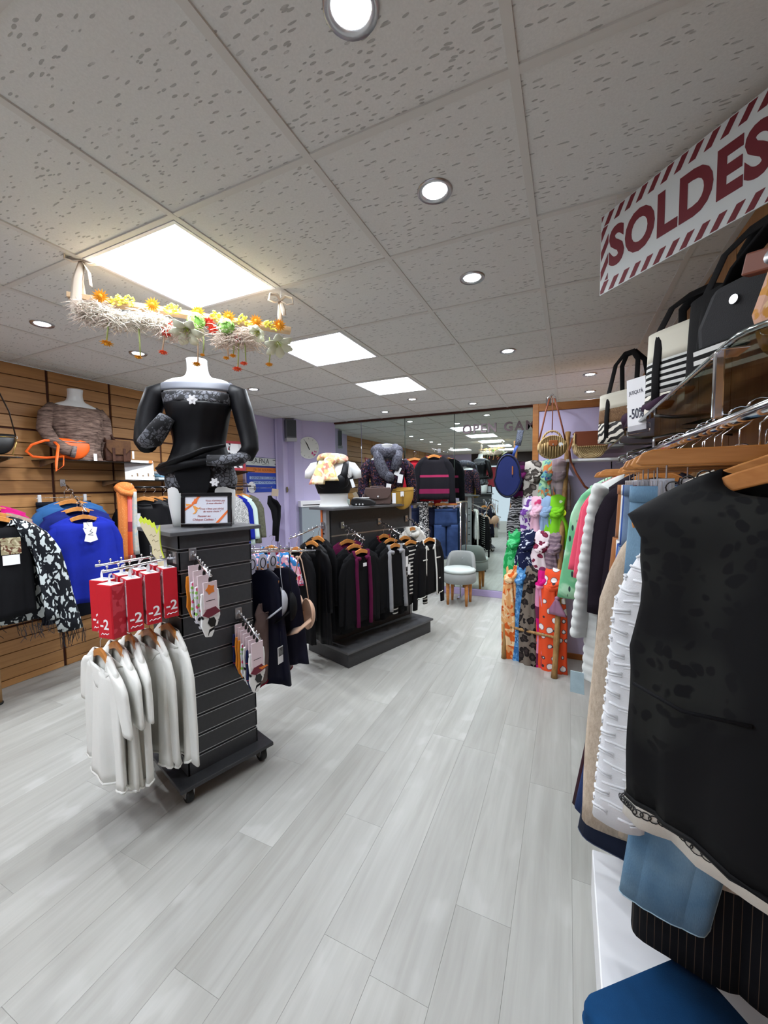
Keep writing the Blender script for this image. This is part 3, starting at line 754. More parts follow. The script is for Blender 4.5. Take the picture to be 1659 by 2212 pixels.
t=thing('clip_hanger','chrome clip hanger bar above the dark navy trousers','hanger',(-3.93,1.975,1.475),PI/2)
MB().tube([(-.21,0,0),(.21,0,0)],.003,6).build('bar',MT['chrome'],t,True)
MB().tube(hook_pts(0,.05),.002,6).build('hook',MT['chrome'],t,True)
for x in (-.18,.16): MB().box(x-.012,x+.012,-.008,.008,-.05,.025).build('clip',plain('clear_clip%d'%int(x*100),(200,202,205),.2),t,bevel=.003)
# left edge group
pinkm=fabric('knit_fuchsia',(186,14,108),.9,.15); beigem=heather('knit_taupe',(132,112,100),(152,132,120),60,(1,1,1))
top('knit_sweater','fuchsia pink knit sweater at the left edge behind the animal print cardigan','sweater',(-3.72,1.375,1.43),1.42,pinkm,sw=.44,length=.62,hem=.42,sl=.5,out=.04,seed=6)
top('knit_sweater','taupe knit sweater between the fuchsia sweater and the cardigan','sweater',(-3.58,1.345,1.385),1.42,beigem,sw=.45,length=.62,hem=.42,sl=.5,out=.05,seed=7)
leo=cells('knit_animal',(22,24,30),(196,204,204),21,.15,(1,1,.55))
cg=top('fringed_cardigan','black and white animal print cardigan with fringe at left edge','cardigan',(-3.40,1.285,1.365),1.36,leo,sw=.42,length=.74,hem=.60,thick=.10,neck=.18,open_=.26,sleeve='long',sl=.80,out=.17,stop=.17,cuff=.14,sth=.10,seed=8,amp=.012)
top('black_vest','black top inside the animal print cardigan','top',(-3.41,1.28,1.355),1.36,MT['black'],sw=.38,length=.66,hem=.40,thick=.06,sleeve=None,seed=9,hang=False)
fm=MB(); rr=random.Random(3)
for k in range(70):
    a=rr.uniform(-.30,.30); y=-.10-.0*a if rr.random()<.6 else .09
    if abs(a)<.08 and y<0: continue
    z0=-.735; q=rr.uniform(.05,.12); fm.tube([(a,y*math.cos(a*3.5),z0),(a+rr.uniform(-.015,.015),y*math.cos(a*3.5),z0-q*.6),(a+rr.uniform(-.03,.03),y*math.cos(a*3.5)+rr.uniform(-.01,.01),z0-q)],.0016,4)
for s in (-1,1):
    for k in range(26):
        x=s*(.20+.19)+rr.uniform(-.075,.075); q=rr.uniform(.06,.13)
        fm.tube([(x,rr.uniform(-.04,.04),-.86),(x+rr.uniform(-.02,.02),rr.uniform(-.04,.04),-.86-q)],.0016,4)
fo=fm.build('fringe',plain('fringe_black',(24,26,34),.9),cg); fo['kind']='stuff'
t=thing('photo_label','small photo label with white strip on the black top','tag',(-3.325,1.345,1.17),1.36)
MB().box(-.05,.05,-.001,.001,-.05,.06).build('photo',blotch('photo_print',(150,140,110),[(96,60,44),(190,180,150)],30),t)
MB().box(-.045,.04,-.0015,.0005,-.12,-.055).build('price_strip',MT['paper'],t)
t=thing('wooden_post','short pale wooden post standing at the left picture edge','post',(-3.72,1.36,0))
MB().lathe([(.03,0),(.03,.36),(.026,.37)],14).build('shaft',wood('pine_post',(150,112,70),(180,140,94),2,12,.5,0),t,True)
MB().lathe([(.036,.0),(.036,.012),(.03,.014)],14).build('foot_ring',MT['rubber'],t,True)
# rail with tops right of the arm
t=thing('wall_rail','dark clothes rail under the long shelf on the oak wall','rail',(-3.68,2.28,1.555))
MB().tube([(0,0,0),(0,1.65,0)],.011,10).build('tube',MT['blackgl'],t,True)
for y in (.12,1.0,1.6): MB().tube([(0,y,.0),(0,y,.03),(-.02,y,.035),(-.296,y,.035)],.007,8).build('bracket',MT['steel'],t,True)
orsc=bands('scarf_orange',[(0,(206,112,44)),(.40,(120,60,34)),(.48,(232,170,140)),(.56,(60,40,36)),(.62,(212,116,50))],1.0,2,.55)
t=thing('sequin_scarf','orange scarf with sequins knotted on the rail end, plaid tail','scarf',(-3.63,2.30,1.545),1.2)
om2=NT('scarf_sequin',.8); v=om2.coord(); f=om2.voro(v,95); om2.color(om2.mix(om2.ramp(f.outputs['Distance'],[(.12,WHT),(.16,BLK)]),lin((206,118,52)),lin((255,226,160)))); om2=om2.m
MB().ball((0,0,.0),.07,16,10,sx=1.15,sy=.75,sz=.85).tube([(-.07,-.02,.02),(-.03,-.055,-.03),(.03,-.06,-.05),(.075,-.02,-.02)],[.02,.026,.028,.022],10).build('knot',om2,t,True)
for i,(cx,w,L,mt) in enumerate(((-.03,.052,.62,om2),(.028,.03,.60,bands('plaid_red',[(0,(214,84,50)),(.42,(150,50,70)),(.6,(226,120,120))],.5,2,.2)),(.06,.028,.57,heather('tweed_cream',(196,180,160),(150,170,176),50,(1,1,1))))):
    R=[]
    for k in range(13):
        v=k/12; R.append([(cx+w*(.7+.3*v)*math.cos(a)+.006*math.sin(4*v+i),-.02-.012*i+.028*math.sin(a)+.005*math.sin(5*a+i),-.03-L*v) for a in [2*PI*j/16 for j in range(16)]])
    MB().loft(R,True,True,True).build('tail',mt,t,True)
top('black_jumper','glossy black top with white price tag on the oak wall rail','top',(-3.66,2.50,1.45),.9,MT['blacksat'],thick=.03,sth=.03,sw=.42,length=.66,hem=.42,sl=.5,out=.03,seed=11,tags=((-.05,-.14,.035,.16,0),))
top('black_jumper','second black top on the oak wall rail','top',(-3.67,2.60,1.45),.95,MT['black'],thick=.03,sth=.03,sw=.42,length=.66,hem=.42,sl=.5,out=.03,seed=12)
top('white_blouse','white blouse behind the black tops on the oak wall rail','blouse',(-3.67,2.71,1.45),1.0,MT['white'],thick=.03,sth=.03,sw=.43,length=.66,hem=.44,sl=.52,out=.05,seed=13)
for i,(nm,lb,mt,y) in enumerate((('animal_blouse','white and black spotted blouse right of the mannequin legs',cells('spot_bw',(30,30,34),(226,226,224),60,.09),3.50),('blue_cardigan','royal blue cardigan on the rail right of the mannequin',royal,3.58),('white_cardigan','pale mint cardigan on the rail right of the mannequin',fabric('mint_pale',(206,226,220),.9,.05),3.66),('olive_jacket','olive jacket at the far end of the oak wall rail',heather('olive',(84,84,70),(104,104,88),40,(1,1,1)),3.78))):
    top(nm,lb,'clothing',(-3.67,y,1.45),1.05,mt,thick=.028,sth=.028,sw=.40,length=.62,hem=.42,sl=.5,out=.05,seed=20+i)
t=thing('shelf_card','white printed card with an orange corner leaning on the long shelf','sign',(-3.69,2.50,1.622),1.15)
T=XF((0,0,0),0,-.35)
MB().box(-.125,.115,-.002,.002,0,.20,T=T@XF((0,0,.002),0,0,.03)).build('card',MT['paper'],t)
MB().lathe([(.02,-.0005),(.02,.0005)],6,T=T@XF((.10,-.0035,.185),0,PI/2)).build('orange_corner',plain('orange_print',(236,120,40),.6),t)
pbm=plain('print_brown',(120,96,70),.7)
for k in range(5): MB().box(-.075+.05*k*.9,-.062+.05*k*.9,-.0035,-.0022,.035,.05+.02*(k%2),T=T).build('print_mark',pbm,t)
for k in range(3): tag(MB().box(-.12,.12,-.10,.10,0,.028).build('folded_shirt',fabric('fold%d'%k,[(200,214,222),(120,170,200),(226,228,230)][k],.9),None,loc=(-3.80,2.78,1.623+.03*k),rot=(0,0,.1*k),bevel=.01),['pale grey folded top at the bottom of the pile on the long shelf','blue folded top in the middle of the pile on the long shelf','white folded top on the pile on the long shelf'][k],'folded top')
# red framed picture
t=thing('picture_frame','red framed picture on the short shelf behind the mannequin sleeve','picture',(-3.72,3.63,1.748),1.25)
T=XF((0,0,0),0,-.12)
for a,b,c,d in ((-.21,.21,0,.03),(-.21,.21,.33,.36),(-.21,-.18,.03,.33),(.18,.21,.03,.33)): MB().box(a,b,-.008,.008,c,d,T=T).build('frame_rail',plain('red_frame',(160,26,44),.4),t)
MB().box(-.18,.18,.0,.004,.03,.33,T=T).build('print',blotch('portrait_print',(214,214,216),[(176,40,56),(40,40,48),(236,236,238)],5,.8,.6),t)
t=thing('trinket','black trinket with white stripes beside the red frame','ornament',(-3.74,3.44,1.748))
MB().lathe([(.04,0),(.055,.03),(.05,.08),(.03,.11),(.012,.13)],14).build('pot',MT['blackpl'],t,True)
for x in (-.01,.018): MB().box(x,x+.01,-.058,-.052,.02,.10,T=XF((0,0,0),1.2)).build('stripe',MT['paper'],t)
# poster on lilac wall
t=thing('wall_poster','blue, orange and white poster on the lilac wall','poster',(-3.938,4.49,1.47),PI/2)
W2,HH=.355,.49
def pst(n,a,b,c,d,mt,y=-.004): return MB().box(a,b,y,0,c,d).build(n,mt,t)
pst('backing',-W2,W2,0,HH,plain('poster_navy',(24,38,120),.5),-.003)
pst('blue_field',-W2+.003,W2-.003,.003,.275,plain('poster_blue',(30,64,168),.5))
pst('orange_band',-W2,W2,.275,.345,plain('poster_orange',(216,124,48),.5))
pst('white_field',-W2,W2,.372,HH-.006,plain('poster_white',(206,212,208),.5))
for a,b,c in ((-.30,.30,.20),(-.24,.24,.135)): pst('text_strip',a,b,c-.02,c+.02,plain('strip_pale',(168,190,224),.5),-.0055)
MB().lathe([(.078,-.001),(.078,.001)],28,T=XF((-.265,-.0055,.07),0,PI/2)).build('round_badge',MT['paper'],t)
dk=plain('print_dark',(30,34,40),.6); bl=plain('print_blue',(36,58,130),.6)
text('print_text','DISPONIBLE EXCLUSIVEMENT',.042,bl,t,XF((0,-.0068,.20))@UP,.012,.0003)
text('print_text','DANS VOTRE BOUTIQUE',.042,bl,t,XF((0,-.0068,.135))@UP,.012,.0003)
text('print_text','A.FN.A',.10,dk,t,XF((-.05,-.0055,.435))@UP,.0,.0004)
text('print_text','TAILLES',.022,dk,t,XF((-.265,-.0075,.085))@UP,0,.0003); text('print_text','EN LIGNE',.022,dk,t,XF((-.265,-.0075,.05))@UP,0,.0003)
text('print_text','FIN DE NOUVEAUTES',.05,plain('print_rust',(150,70,20),.6),t,XF((.02,-.0055,.31))@UP,0,.0003)
m=MB().tube([(-.27,-.005,.46),(-.22,-.005,.465),(-.25,-.005,.44),(-.21,-.005,.42),(-.26,-.005,.405),(-.2,-.005,.40)],.003,5).tube([(-.05,-.005,.39),(.1,-.005,.388)],.002,4).tube([(.18,-.005,.46),(.3,-.005,.45)],.004,4).tube([(.22,-.005,.405),(.32,-.005,.395)],.005,4); m.build('scribble',dk,t,True)
t=thing('wall_socket','small brass coloured socket box beside the poster','socket',(-3.80,4.80,1.50),PI/2+.6)
MB().box(-.035,.035,-.02,.0,-.04,.04).build('plate',plain('brass_dull',(120,108,74),.4,.6),t,bevel=.006); MB().lathe([(.018,0),(.018,.004)],14,T=XF((0,-.02,0),0,PI/2)).build('dial',plain('brass_dark',(80,70,44),.4,.6),t)
# speaker and clock on slanted wall
def on_clock_wall(s,z,off=0):
    d=(B-A).normalized(); n=Vector((d.y,-d.x)); p=A+d*s+n*off; return (p.x,p.y,z)
t=thing('wall_speaker','grey loudspeaker in the ceiling corner beside the clock','speaker',on_clock_wall(.10,2.215,.01),ca)
MB().box(-.075,.075,-.15,0,.0,.30).build('cabinet',plain('speaker_grey',(96,100,104),.5),t,bevel=.008); MB().box(-.066,.066,-.156,-.15,.055,.29).build('grille',plain('speaker_grille',(64,68,72),.8),t)
MB().box(-.078,.078,-.165,0,-.012,.035).build('foot_strip',plain('speaker_light',(170,172,176),.4),t,bevel=.005)
t=thing('wall_clock','round white wall clock with a pink butterfly on the lilac wall','clock',on_clock_wall(.40,2.13,.0),ca)
K=XF((0,0,0),0,PI/2)
MB().lathe([(.165,0),(.17,.012),(.168,.022),(.16,.024)],48,T=K).build('case',MT['whitepl'],t,True); MB().lathe([(.16,.0242),(.16,.0246)],48,T=K).build('dial',plain('clock_face',(214,216,210),.5),t)
for k in range(12):
    a=k*PI/6; MB().box(-.003,.003,-.0265,-.025,.128,.15,T=Matrix.Rotation(a,4,'Y')).build('hour_mark',plain('mark_grey',(150,152,150),.6) if k==0 else bpy.data.materials['mark_grey'],t)
MB().prism([(-.006,-.03),(-.009,.05),(0,.10),(.008,.05),(.006,-.03)],-.028,-.026,T=Matrix.Rotation(-.42,4,'Y')).build('hour_hand',MT['blackpl'],t); MB().prism([(-.005,-.035),(-.006,.07),(0,.135),(.006,.07),(.005,-.035)],-.030,-.0285,T=Matrix.Rotation(-.50,4,'Y')).build('minute_hand',MT['blackpl'],t)
m=MB()
for (x,z,s,a) in ((.075,-.09,.05,.6),(.105,-.055,.028,.2),(.055,-.07,.02,1.2)):
    for q in (-1,1): m.prism([(0,0),(q*.5*s,.45*s),(q*.75*s,.2*s),(q*.55*s,-.05*s),(q*.6*s,-.4*s),(q*.25*s,-.4*s)][::q],-.0275,-.0255,T=Matrix.Translation((x,0,z))@Matrix.Rotation(a,4,'Y'))
m.build('butterfly',plain('butterfly_pink',(200,70,130),.6),t)
# wall cabinet heater under the clock
t=thing('wall_cabinet','low grey cabinet with a white slotted top under the clock','cabinet',on_clock_wall(.45,0,.0),ca)
MB().box(-.24,.34,-.20,-.002,.02,1.24).build('body',plain('cab_grey',(140,150,156),.5),t,bevel=.004); MB().box(-.26,.36,-.22,-.002,1.24,1.33).build('lid',MT['whitepl'],t,bevel=.006); MB().box(-.23,.33,-.2215,-.2195,1.262,1.275).build('slot',MT['blackpl'],t)
MB().box(-.22,.32,-.18,-.02,.0,.02).build('plinth',MT['blackpl'],t)
# black tights on a beige header card
t=thing('tights_display','black tights hanging from a beige header card at the lilac wall','tights',(-3.62,4.28,.78),1.2)
MB().box(-.05,.05,-.004,.004,.64,.74,T=XF((-.05,0,0),0,0,.12)).build('header_card',plain('card_beige',(176,158,140),.7),t,bevel=.002)
MB().tube([(-.05,0,.64),(-.03,0,.60),(.03,0,.56),(.075,0,.50),(.07,0,.36),(.05,0,.20),(.04,0,.02)],[.045,.055,.07,.062,.058,.05,.04],14,flat=(1,.4)).build('leg',MT['black'],t,True)
MB().tube([(-.06,-.03,.64),(-.06,-.02,.55),(-.0,-.02,.46),(.02,-.02,.30),(.0,-.02,.1)],[.03,.04,.05,.045,.04],12,flat=(1,.4)).build('leg',MT['black'],t,True)
t2=thing('display_hook','chrome hook arm holding the black tights','display arm',(-3.93,4.28,1.53)); MB().tube([(0,0,0),(.28,0,.0),(.30,0,.02)],.004,6).build('arm',MT['chrome'],t2,True); MB().box(-.006,0,-.02,.02,-.03,.03).build('wall_plate',MT['steel'],t2)
# ================================================================== SLATWALL TOWER ON CASTERS
SC=Vector((-1.83,1.557,0)); SN=Vector((.953,-.304,0)); SU=Vector((.304,.953,0)); SR=math.atan2(-.304,.953)
def S1(x,y,z): p=SC+SN*x+SU*y; return (p.x,p.y,z)
tw=thing('display_tower','dark grey slatwall display tower on castors','display stand',tuple(SC),SR)
MB().box(-.28,.275,-.255,.245,.082,.102).build('base_plate',MT['graphite'],tw,bevel=.003)
MB().box(-.194,.194,-.184,.184,.10,1.312).build('core',MT['blackpl'],tw)
lines=[.19-.0,.292,.394,.498,.604,.706,.810,.916,1.024,1.134,1.238]
edges=[.102]+lines+[1.314]
sm={}
def slat(h):
    if h not in sm:
        sm[h]=MB().box(-.002,.006,-.19,.19,0,h).mesh('slat',MT['graphite'])
    return sm[h]
def lip(): 
    if 'lip' not in sm: sm['lip']=MB().box(0,.0075,-.188,.188,-.0085,-.0055).box(0,.0075,-.188,.188,.0055,.0085).mesh('slot_lips',MT['alu'])
    return sm['lip']
def slatm(h,w):
    k=(round(h,3),w)
    if k not in sm: sm[k]=MB().box(-.002,.006,-w,w,0,h).mesh('slat',MT['graphite'])
    return sm[k]
for ang,off,w in ((0,.194,.190),(PI,.194,.190),(-PI/2,.184,.200),(PI/2,.184,.200)):
    for a,b in zip(edges[:-1],edges[1:]):
        z0=a+(.0095 if a>.15 else 0); z1=b-(.0095 if b<1.3 else 0)
        o=link('slat',slatm(z1-z0,w),tw,loc=(off*math.cos(ang),off*math.sin(ang),z0),rot=(0,0,ang),bevel=0)
    for z in lines:
        k=('lip',w)
        if k not in sm: sm[k]=MB().box(-.004,.0068,-w+.004,w-.004,-.0095,-.0060).box(-.004,.0068,-w+.004,w-.004,.0060,.0095).mesh('slot_lip',MT['alu'])
        link('slot_lip',sm[k],tw,loc=(off*math.cos(ang),off*math.sin(ang),z),rot=(0,0,ang))
MB().box(-.24,.235,-.235,.235,1.314,1.334).build('top_plate',MT['graphite2'],tw,bevel=.003)
for x,y in ((.225,-.205),(.225,.195),(-.23,-.205),(-.23,.195)):
    co=MB().lathe([(.002,-.015),(.036,-.015),(.038,-.008),(.038,.008),(.036,.015),(.002,.015)],22,T=XF((x,y,.038),0,PI/2)).build('caster_wheel',MT['rubber'],tw,True)
    MB().prism([(x-.018,.03),(x-.03,.075),(x+.03,.075),(x+.018,.03)],y-.022,y-.017).prism([(x-.018,.03),(x-.03,.075),(x+.03,.075),(x+.018,.03)],y+.017,y+.022).box(x-.032,x+.032,y-.024,y+.024,.072,.082).build('caster_fork',MT['steel'],co)
# ---- red underwear boxes on the two upper arms of the near face
redm=plain('box_red',(198,16,38),.45); redd=NT('box_red_print',.45); redd.color(redd.mix(redd.ramp(redd.noise(redd.coord(),24,1).outputs[0],[(.5,BLK),(.53,WHT)]),lin((178,18,40)),lin((206,60,76)))); redd=redd.m
pkw=blotch('box_window',(206,192,200),[(176,40,60),(236,232,236)],16,1.0,.3)
waterfall('upper front arm of the tower with four red boxes, nearer one',S1(.17,-.19,1.205),S1(.17,-.49,1.185),7,plate=True)
waterfall('upper front arm of the tower with four red boxes, farther one',S1(.045,-.19,1.205),S1(.045,-.49,1.195),7,plate=True)
pos=['nearest the tower','second from the tower','third from the tower','at the arm tip']
two=text_mesh('-2',.062,.018,.0004)
for ai,(tx,arm) in enumerate(((.17,'nearer arm'),(.045,'farther arm'))):
    for k,d in enumerate((.045,.12,.195,.275)):
        z=1.165-.012*k; tip=(k==3)
        t=thing('underwear_box','red underwear box marked -2 on the %s, %s'%(arm,pos[k]),'box',S1(tx,-.19-d,z),SR+(.42 if tip else .0),'red underwear boxes')
        w,dp,h=(.088,.062,.235)
        MB().box(-w/2,w/2,-dp/2,dp/2,-h,0).build('carton',redm,t,bevel=.002)
        MB().box(-w/2+.004,w/2-.004,-dp/2-.0012,-dp/2,-h+.006,-.004).build('window_side',redm if tip else pkw,t)
        if tip: MB().box(w/2,w/2+.0012,-dp/2+.003,dp/2-.003,-h+.004,-.004).build('printed_side',redd,t)
        MB().box(-w/2+.004,w/2-.004,-dp/2+.004,dp/2-.004,0,.0012).build('top_label',MT['paper'],t)
        MB().box(-w/2+.012,w/2-.02,-.002,dp/2-.012,.0012,.002).build('barcode',plain('barcode_grey',(170,170,174),.6) if 'barcode_grey' not in bpy.data.materials else bpy.data.materials['barcode_grey'],t)
        MB().prism([(-.011,-.012),(-.011,.012),(-.004,.03),(.012,.036),(.014,.03),(.002,.022),(.004,-.012)],-.0008,.0008,T=XF((0,0,.012),PI/2 if not tip else 0)).build('hang_hook',MT['whitepl'],t)
        me=two.copy(); K=XF((w/2+.0016,0,-h+.058))@Matrix.Rotation(PI/2,4,'Z')@UP if not tip else XF((-w*.05,-dp/2-.0016,-h+.06))@UP
        me.transform(K); me.materials.clear(); me.materials.append(MT['paper']); link('size_mark',me,t)
        q=MB().tube([(-.022,0,-.004),(-.014,0,.004),(-.006,0,-.002),(.004,0,.003),(.012,0,-.001),(.024,0,.005)],.0022,5,T=(XF((w/2+.001,0,-h+.02),PI/2) if not tip else XF((-.004,-dp/2-.001,-h+.02)))); q.build('script_mark',MT['paper'],t,True)
# ---- white vests and tops on the two lower arms
waterfall('lower front arm of the tower holding white camisoles',S1(.10,-.19,.93),S1(.10,-.50,.885),7)
wj=fabric('white_cotton',(228,228,222),.9,.04,fold=0)
def white_top(label,d,z,x=.09,**k):
    top('white_undershirt',label,'white top',S1(x,-.19-d,z),SR+k.pop('turn',0),wj,group='white undertops on the tower',trim=wj,trimr=.003,hemband=wj,amp=.015,folds=5,**k)
white_top('white long sleeved top closest to the tower',.03,.86,x=.12,sw=.40,length=.58,hem=.48,thick=.03,sleeve='long',sl=.53,out=.05,stop=.12,cuff=.075,sth=.026,seed=41,neck=.20,nf=.12)
white_top('white long sleeved lace neck top, second from the tower',.11,.85,x=.10,sw=.38,length=.58,hem=.46,thick=.03,sleeve='long',sl=.50,out=.03,stop=.11,cuff=.08,sth=.026,seed=42,neck=.19,nf=.13,turn=.06)
white_top('white short sleeved top in the middle of the white row',.185,.84,x=.08,sw=.38,length=.60,hem=.44,thick=.028,sleeve='short',out=.04,stop=.15,sth=.03,seed=43,neck=.18,nf=.09,turn=-.05)
white_top('white short sleeved top, second from the arm tip',.245,.825,x=.085,sw=.37,length=.60,hem=.42,thick=.028,sleeve='short',out=.03,stop=.14,sth=.03,seed=44,neck=.18,nf=.10,turn=.04)
white_top('white v neck top at the arm tip, nearest the camera',.305,.81,x=.08,sw=.37,length=.56,hem=.42,thick=.028,sleeve='short',out=.05,stop=.13,sth=.03,seed=45,neck=.17,nf=.16,turn=.08,vneck=True)
# ---- sock hooks on the right face
def sock_pack(label,loc,rz,mat,toe=None,L=.20,mat2=None):
    t=thing('sock_pack',label,'socks',loc,rz,'carded socks on the tower')
    out=[(-.045,-.05),(-.05,-.10),(-.046,-L*.75),(-.05,-L),(-.03,-L-.055),(.0,-L-.062),(.012,-L-.04),(.018,-L),(.022,-L*.7),(.024,-.1),(.022,-.05)]
    MB().prism(out,.002,.014).build('sock',mat,t,bevel=.004)
    out2=[(x+.028,z+.012) for x,z in out]
    MB().prism([(-x*.9+.01,z*.86) for x,z in out][::-1],.014,.024).build('sock',mat2 or mat,t,bevel=.004)
    MB().box(-.036,.032,-.002,.004,-.125,.0).build('card',plain('card_pink',(226,206,212),.6) if 'card_pink' not in bpy.data.materials else bpy.data.materials['card_pink'],t)
    MB().box(-.026,.018,-.0028,-.002,-.088,-.085).build('card_line',MT['blackpl'],t)
    MB().prism([(-.008,-.004),(-.008,.014),(.0,.028),(.012,.024),(.006,.012),(.006,-.004)],-.001,.003).build('hook_tab',MT['blackpl'],t)
    return t
mus=fabric('sock_mustard',(222,134,30),.9,.08); nvy=bands('sock_navy',[(0,(26,32,74)),(.7,(196,60,80)),(.76,(26,32,74))],.09,2)
dotm=dots('sock_dots',(222,222,228),[(24,24,28),(226,90,130),(140,200,90)],26,.26); wcat=blotch('sock_panda',(232,232,230),[(20,20,22)],24,.6,.85,thr=.60)
def catsock(t):
    pass
waterfall('sock arm high on the right face of the tower',S1(.20,-.125,1.215),S1(.40,-.125,1.135),8)
waterfall('sock arm lower on the right face of the tower',S1(.20,.10,.865),S1(.42,.10,.775),9)
seq=[('mustard socks, first on the upper sock arm',mus),('dotted white socks, second on the upper sock arm',dotm),('dotted grey socks, third on the upper sock arm',dotm),('white socks with a panda face at the tip of the upper sock arm',wcat)]
for k,(lb,mt) in enumerate(seq):
    u=(.035,.085,.13,.19)[k]; t=sock_pack(lb,S1(.20+u,-.125,1.18-.38*u),SR+PI/2+.15,mt,L=.20)
    if k==3:
        MB().prism([(.02*math.cos(a)*(1.25 if i%2 else .85)-.004,-.035+.02*math.sin(a)*(1.25 if i%2 else .85)) for i,a in enumerate([2*PI*j/10 for j in range(10)])],-.0045,-.0028).build('orange_sticker',plain('sticker_orange',(226,124,40),.6),t)
        MB().prism([(-.045,-.15),(-.02,-.125),(.02,-.12),(.045,-.15),(.01,-.16),(-.02,-.165)],-.003,.002).build('bow_tie',plain('bow_wine',(112,34,52),.7),t)
        MB().prism([(-.012,-.17),(.012,-.17),(.022,-.19),(.014,-.215),(-.006,-.212),(-.02,-.19)],-.001,.002).build('patch',MT['blackpl'],t)
seq=[('navy socks, first on the lower sock arm',nvy,None),('mustard socks, second on the lower sock arm',mus,None),('mustard socks, third on the lower sock arm',mus,None),('dotted socks, fourth on the lower sock arm',dotm,None),('white and red topped socks, fifth on the lower sock arm',wcat,fabric('sock_red',(150,24,36),.9)),('navy socks, sixth on the lower sock arm',nvy,None),('white socks with a panda face at the tip of the lower sock arm',wcat,None)]
for k,(lb,mt,m2) in enumerate(seq):
    u=.03+.027*k; t=sock_pack(lb,S1(.20+u,.10,.835-.38*u-.008),SR+PI/2+.1,mt,L=.20,mat2=m2)
    if k==6:
        MB().prism([(-.045,-.15),(-.02,-.125),(.02,-.12),(.045,-.15),(.01,-.16),(-.02,-.165)],-.003,.002).build('bow_tie',bpy.data.materials['bow_wine'],t)
        MB().prism([(-.012,-.17),(.012,-.17),(.022,-.19),(.014,-.215),(-.006,-.212),(-.02,-.19)],-.001,.002).build('patch',MT['blackpl'],t)
        MB().prism([(.0,-.135),(.05,-.135),(.06,-.142),(.02,-.15)],-.0035,-.003).build('orange_band',bpy.data.materials['sticker_orange'],t)
# ---- yellow hand-written star tag
t=thing('star_tag','pale star shaped tag with neon yellow jagged edges on the tower corner','price sign',S1(.055,-.262,1.24),SR+.35)
out=[(-.075,.145),(-.06,.165),(-.045,.15),(-.03,.16),(-.015,.145),(.0,.15),(.015,.13),(.03,.138),(.048,.095),(.07,.125),(.068,.05),(.075,.0),(.13,-.12),(.115,-.12),(.15,-.18),(.125,-.16),(.12,-.185),(.10,-.15),(.085,-.145),(.07,-.11),(.05,-.11),(.045,-.05),(.01,-.02),(.01,.02)]
MB().prism(out,-.0015,.0015).build('neon_backing',plain('neon_yellow',(206,222,60),.7),t)
MB().prism([(x*.90+.004,z*.86-.004) for x,z in out],-.003,-.0016).build('card',plain('kraft_pale',(206,196,160),.8),t)
m=MB()
for k,(x,z) in enumerate(((.02,.07),(.035,.045),(.045,.0),(.06,-.05))): m=MB().tube([(x-.02,-.0035,z),(x-.008,-.0035,z+.008),(x+.004,-.0035,z-.004),(x+.022,-.0035,z+.004)],.0016,4); m.build('pencil_mark',plain('pencil',(160,150,120),.8) if 'pencil' not in bpy.data.materials else bpy.data.materials['pencil'],t,True)
MB().tube([(.03,.002,-.01),(.06,.05,-.02),(.06,.072,-.02)],.002,5).build('tape_peg',MT['steel'],t)
# ================================================================== MANNEQUIN WITH LACE SET
MC=S1(-.03,.035,1.3345); MR=.58
mn=thing('torso_mannequin','white headless torso mannequin standing on the grey tower','mannequin',MC,MR)
MK=[(.16,.155,.10,.115,.0),(.235,.180,.105,.125,.0),(.30,.172,.105,.12,0),(.40,.135,.09,.09,0),(.46,.125,.085,.08,0),(.54,.14,.105,.085,0),(.63,.155,.13,.09,0),(.70,.17,.11,.085,.0),(.762,.182,.085,.075,.008),(.792,.145,.07,.068,.014),(.805,.085,.058,.062,.018),(.83,.058,.052,.055,.016),(.87,.052,.05,.05,.008),(.90,.053,.05,.05,.0)]
MB().loft(torso(smooth_rings(MK,4),32),True,True,True).build('torso',MT['mann'],mn,True)
for s in (-1,1):
    MB().loft([[ (s*cx+w*math.cos(a),yo+d*math.sin(a),z) for a in [2*PI*k/24 for k in range(24)]] for z,cx,w,d,yo in ((.0,.098,.062,.072,.01),(.06,.098,.068,.08,.006),(.13,.096,.078,.09,.0),(.20,.09,.084,.095,0),(.26,.08,.08,.09,0))],True,True,True).build('thigh',MT['mann'],mn,True)
lt=NT('black_lace',.8); v=lt.coord(); f=lt.voro(v,42,'DISTANCE_TO_EDGE'); n_=lt.noise(v,18,3,.6,.6)
q=lt.math('MAXIMUM',lt.ramp(f.outputs['Distance'],[(.05,WHT),(.09,BLK)]),lt.ramp(n_.outputs[0],[(.50,BLK),(.55,WHT)]))
lt.color(lt.mix(q,lin((104,106,114)),lin((24,24,28)))); lace=lt.m
sheer=plain('sheer_grey',(96,99,108),.6)
t=thing('lace_blouse','black long sleeved lace yoke top on the torso mannequin','top',MC,MR)
MB().loft(shell(MK,.325,.665,.010,amp=.006,folds=6,seed=2)).build('body',MT['blacksat'],t,True,solid=.003)
MB().loft(shell(MK,.65,.722,.0095,amp=.001)).build('lace_band',lace,t,True,solid=.002)
MB().loft(shell(MK,.712,.79,.0075,amp=.001,nf=.025)).build('sheer_yoke',sheer,t,True,solid=.002)
yk=shell(MK,.725,.79,.0085,amp=.001,nf=.025)[-1]; MB().tube(yk,.003,6,closed=True).build('neck_binding',MT['black'],t,True)
R=[]  # gathered hem roll
MB().tube([(.20*math.cos(a)*(.93),-.005+.145*math.sin(a)*.95,.335-.03*math.cos(a)*(-1)*.9*0+.028*math.cos(a)) for a in [2*PI*k/28 for k in range(28)]],[.024+.012*max(0,-math.cos(2*PI*k/28)) for k in range(28)],10,closed=True).build('gathered_hem',MT['blacksat'],t,True)
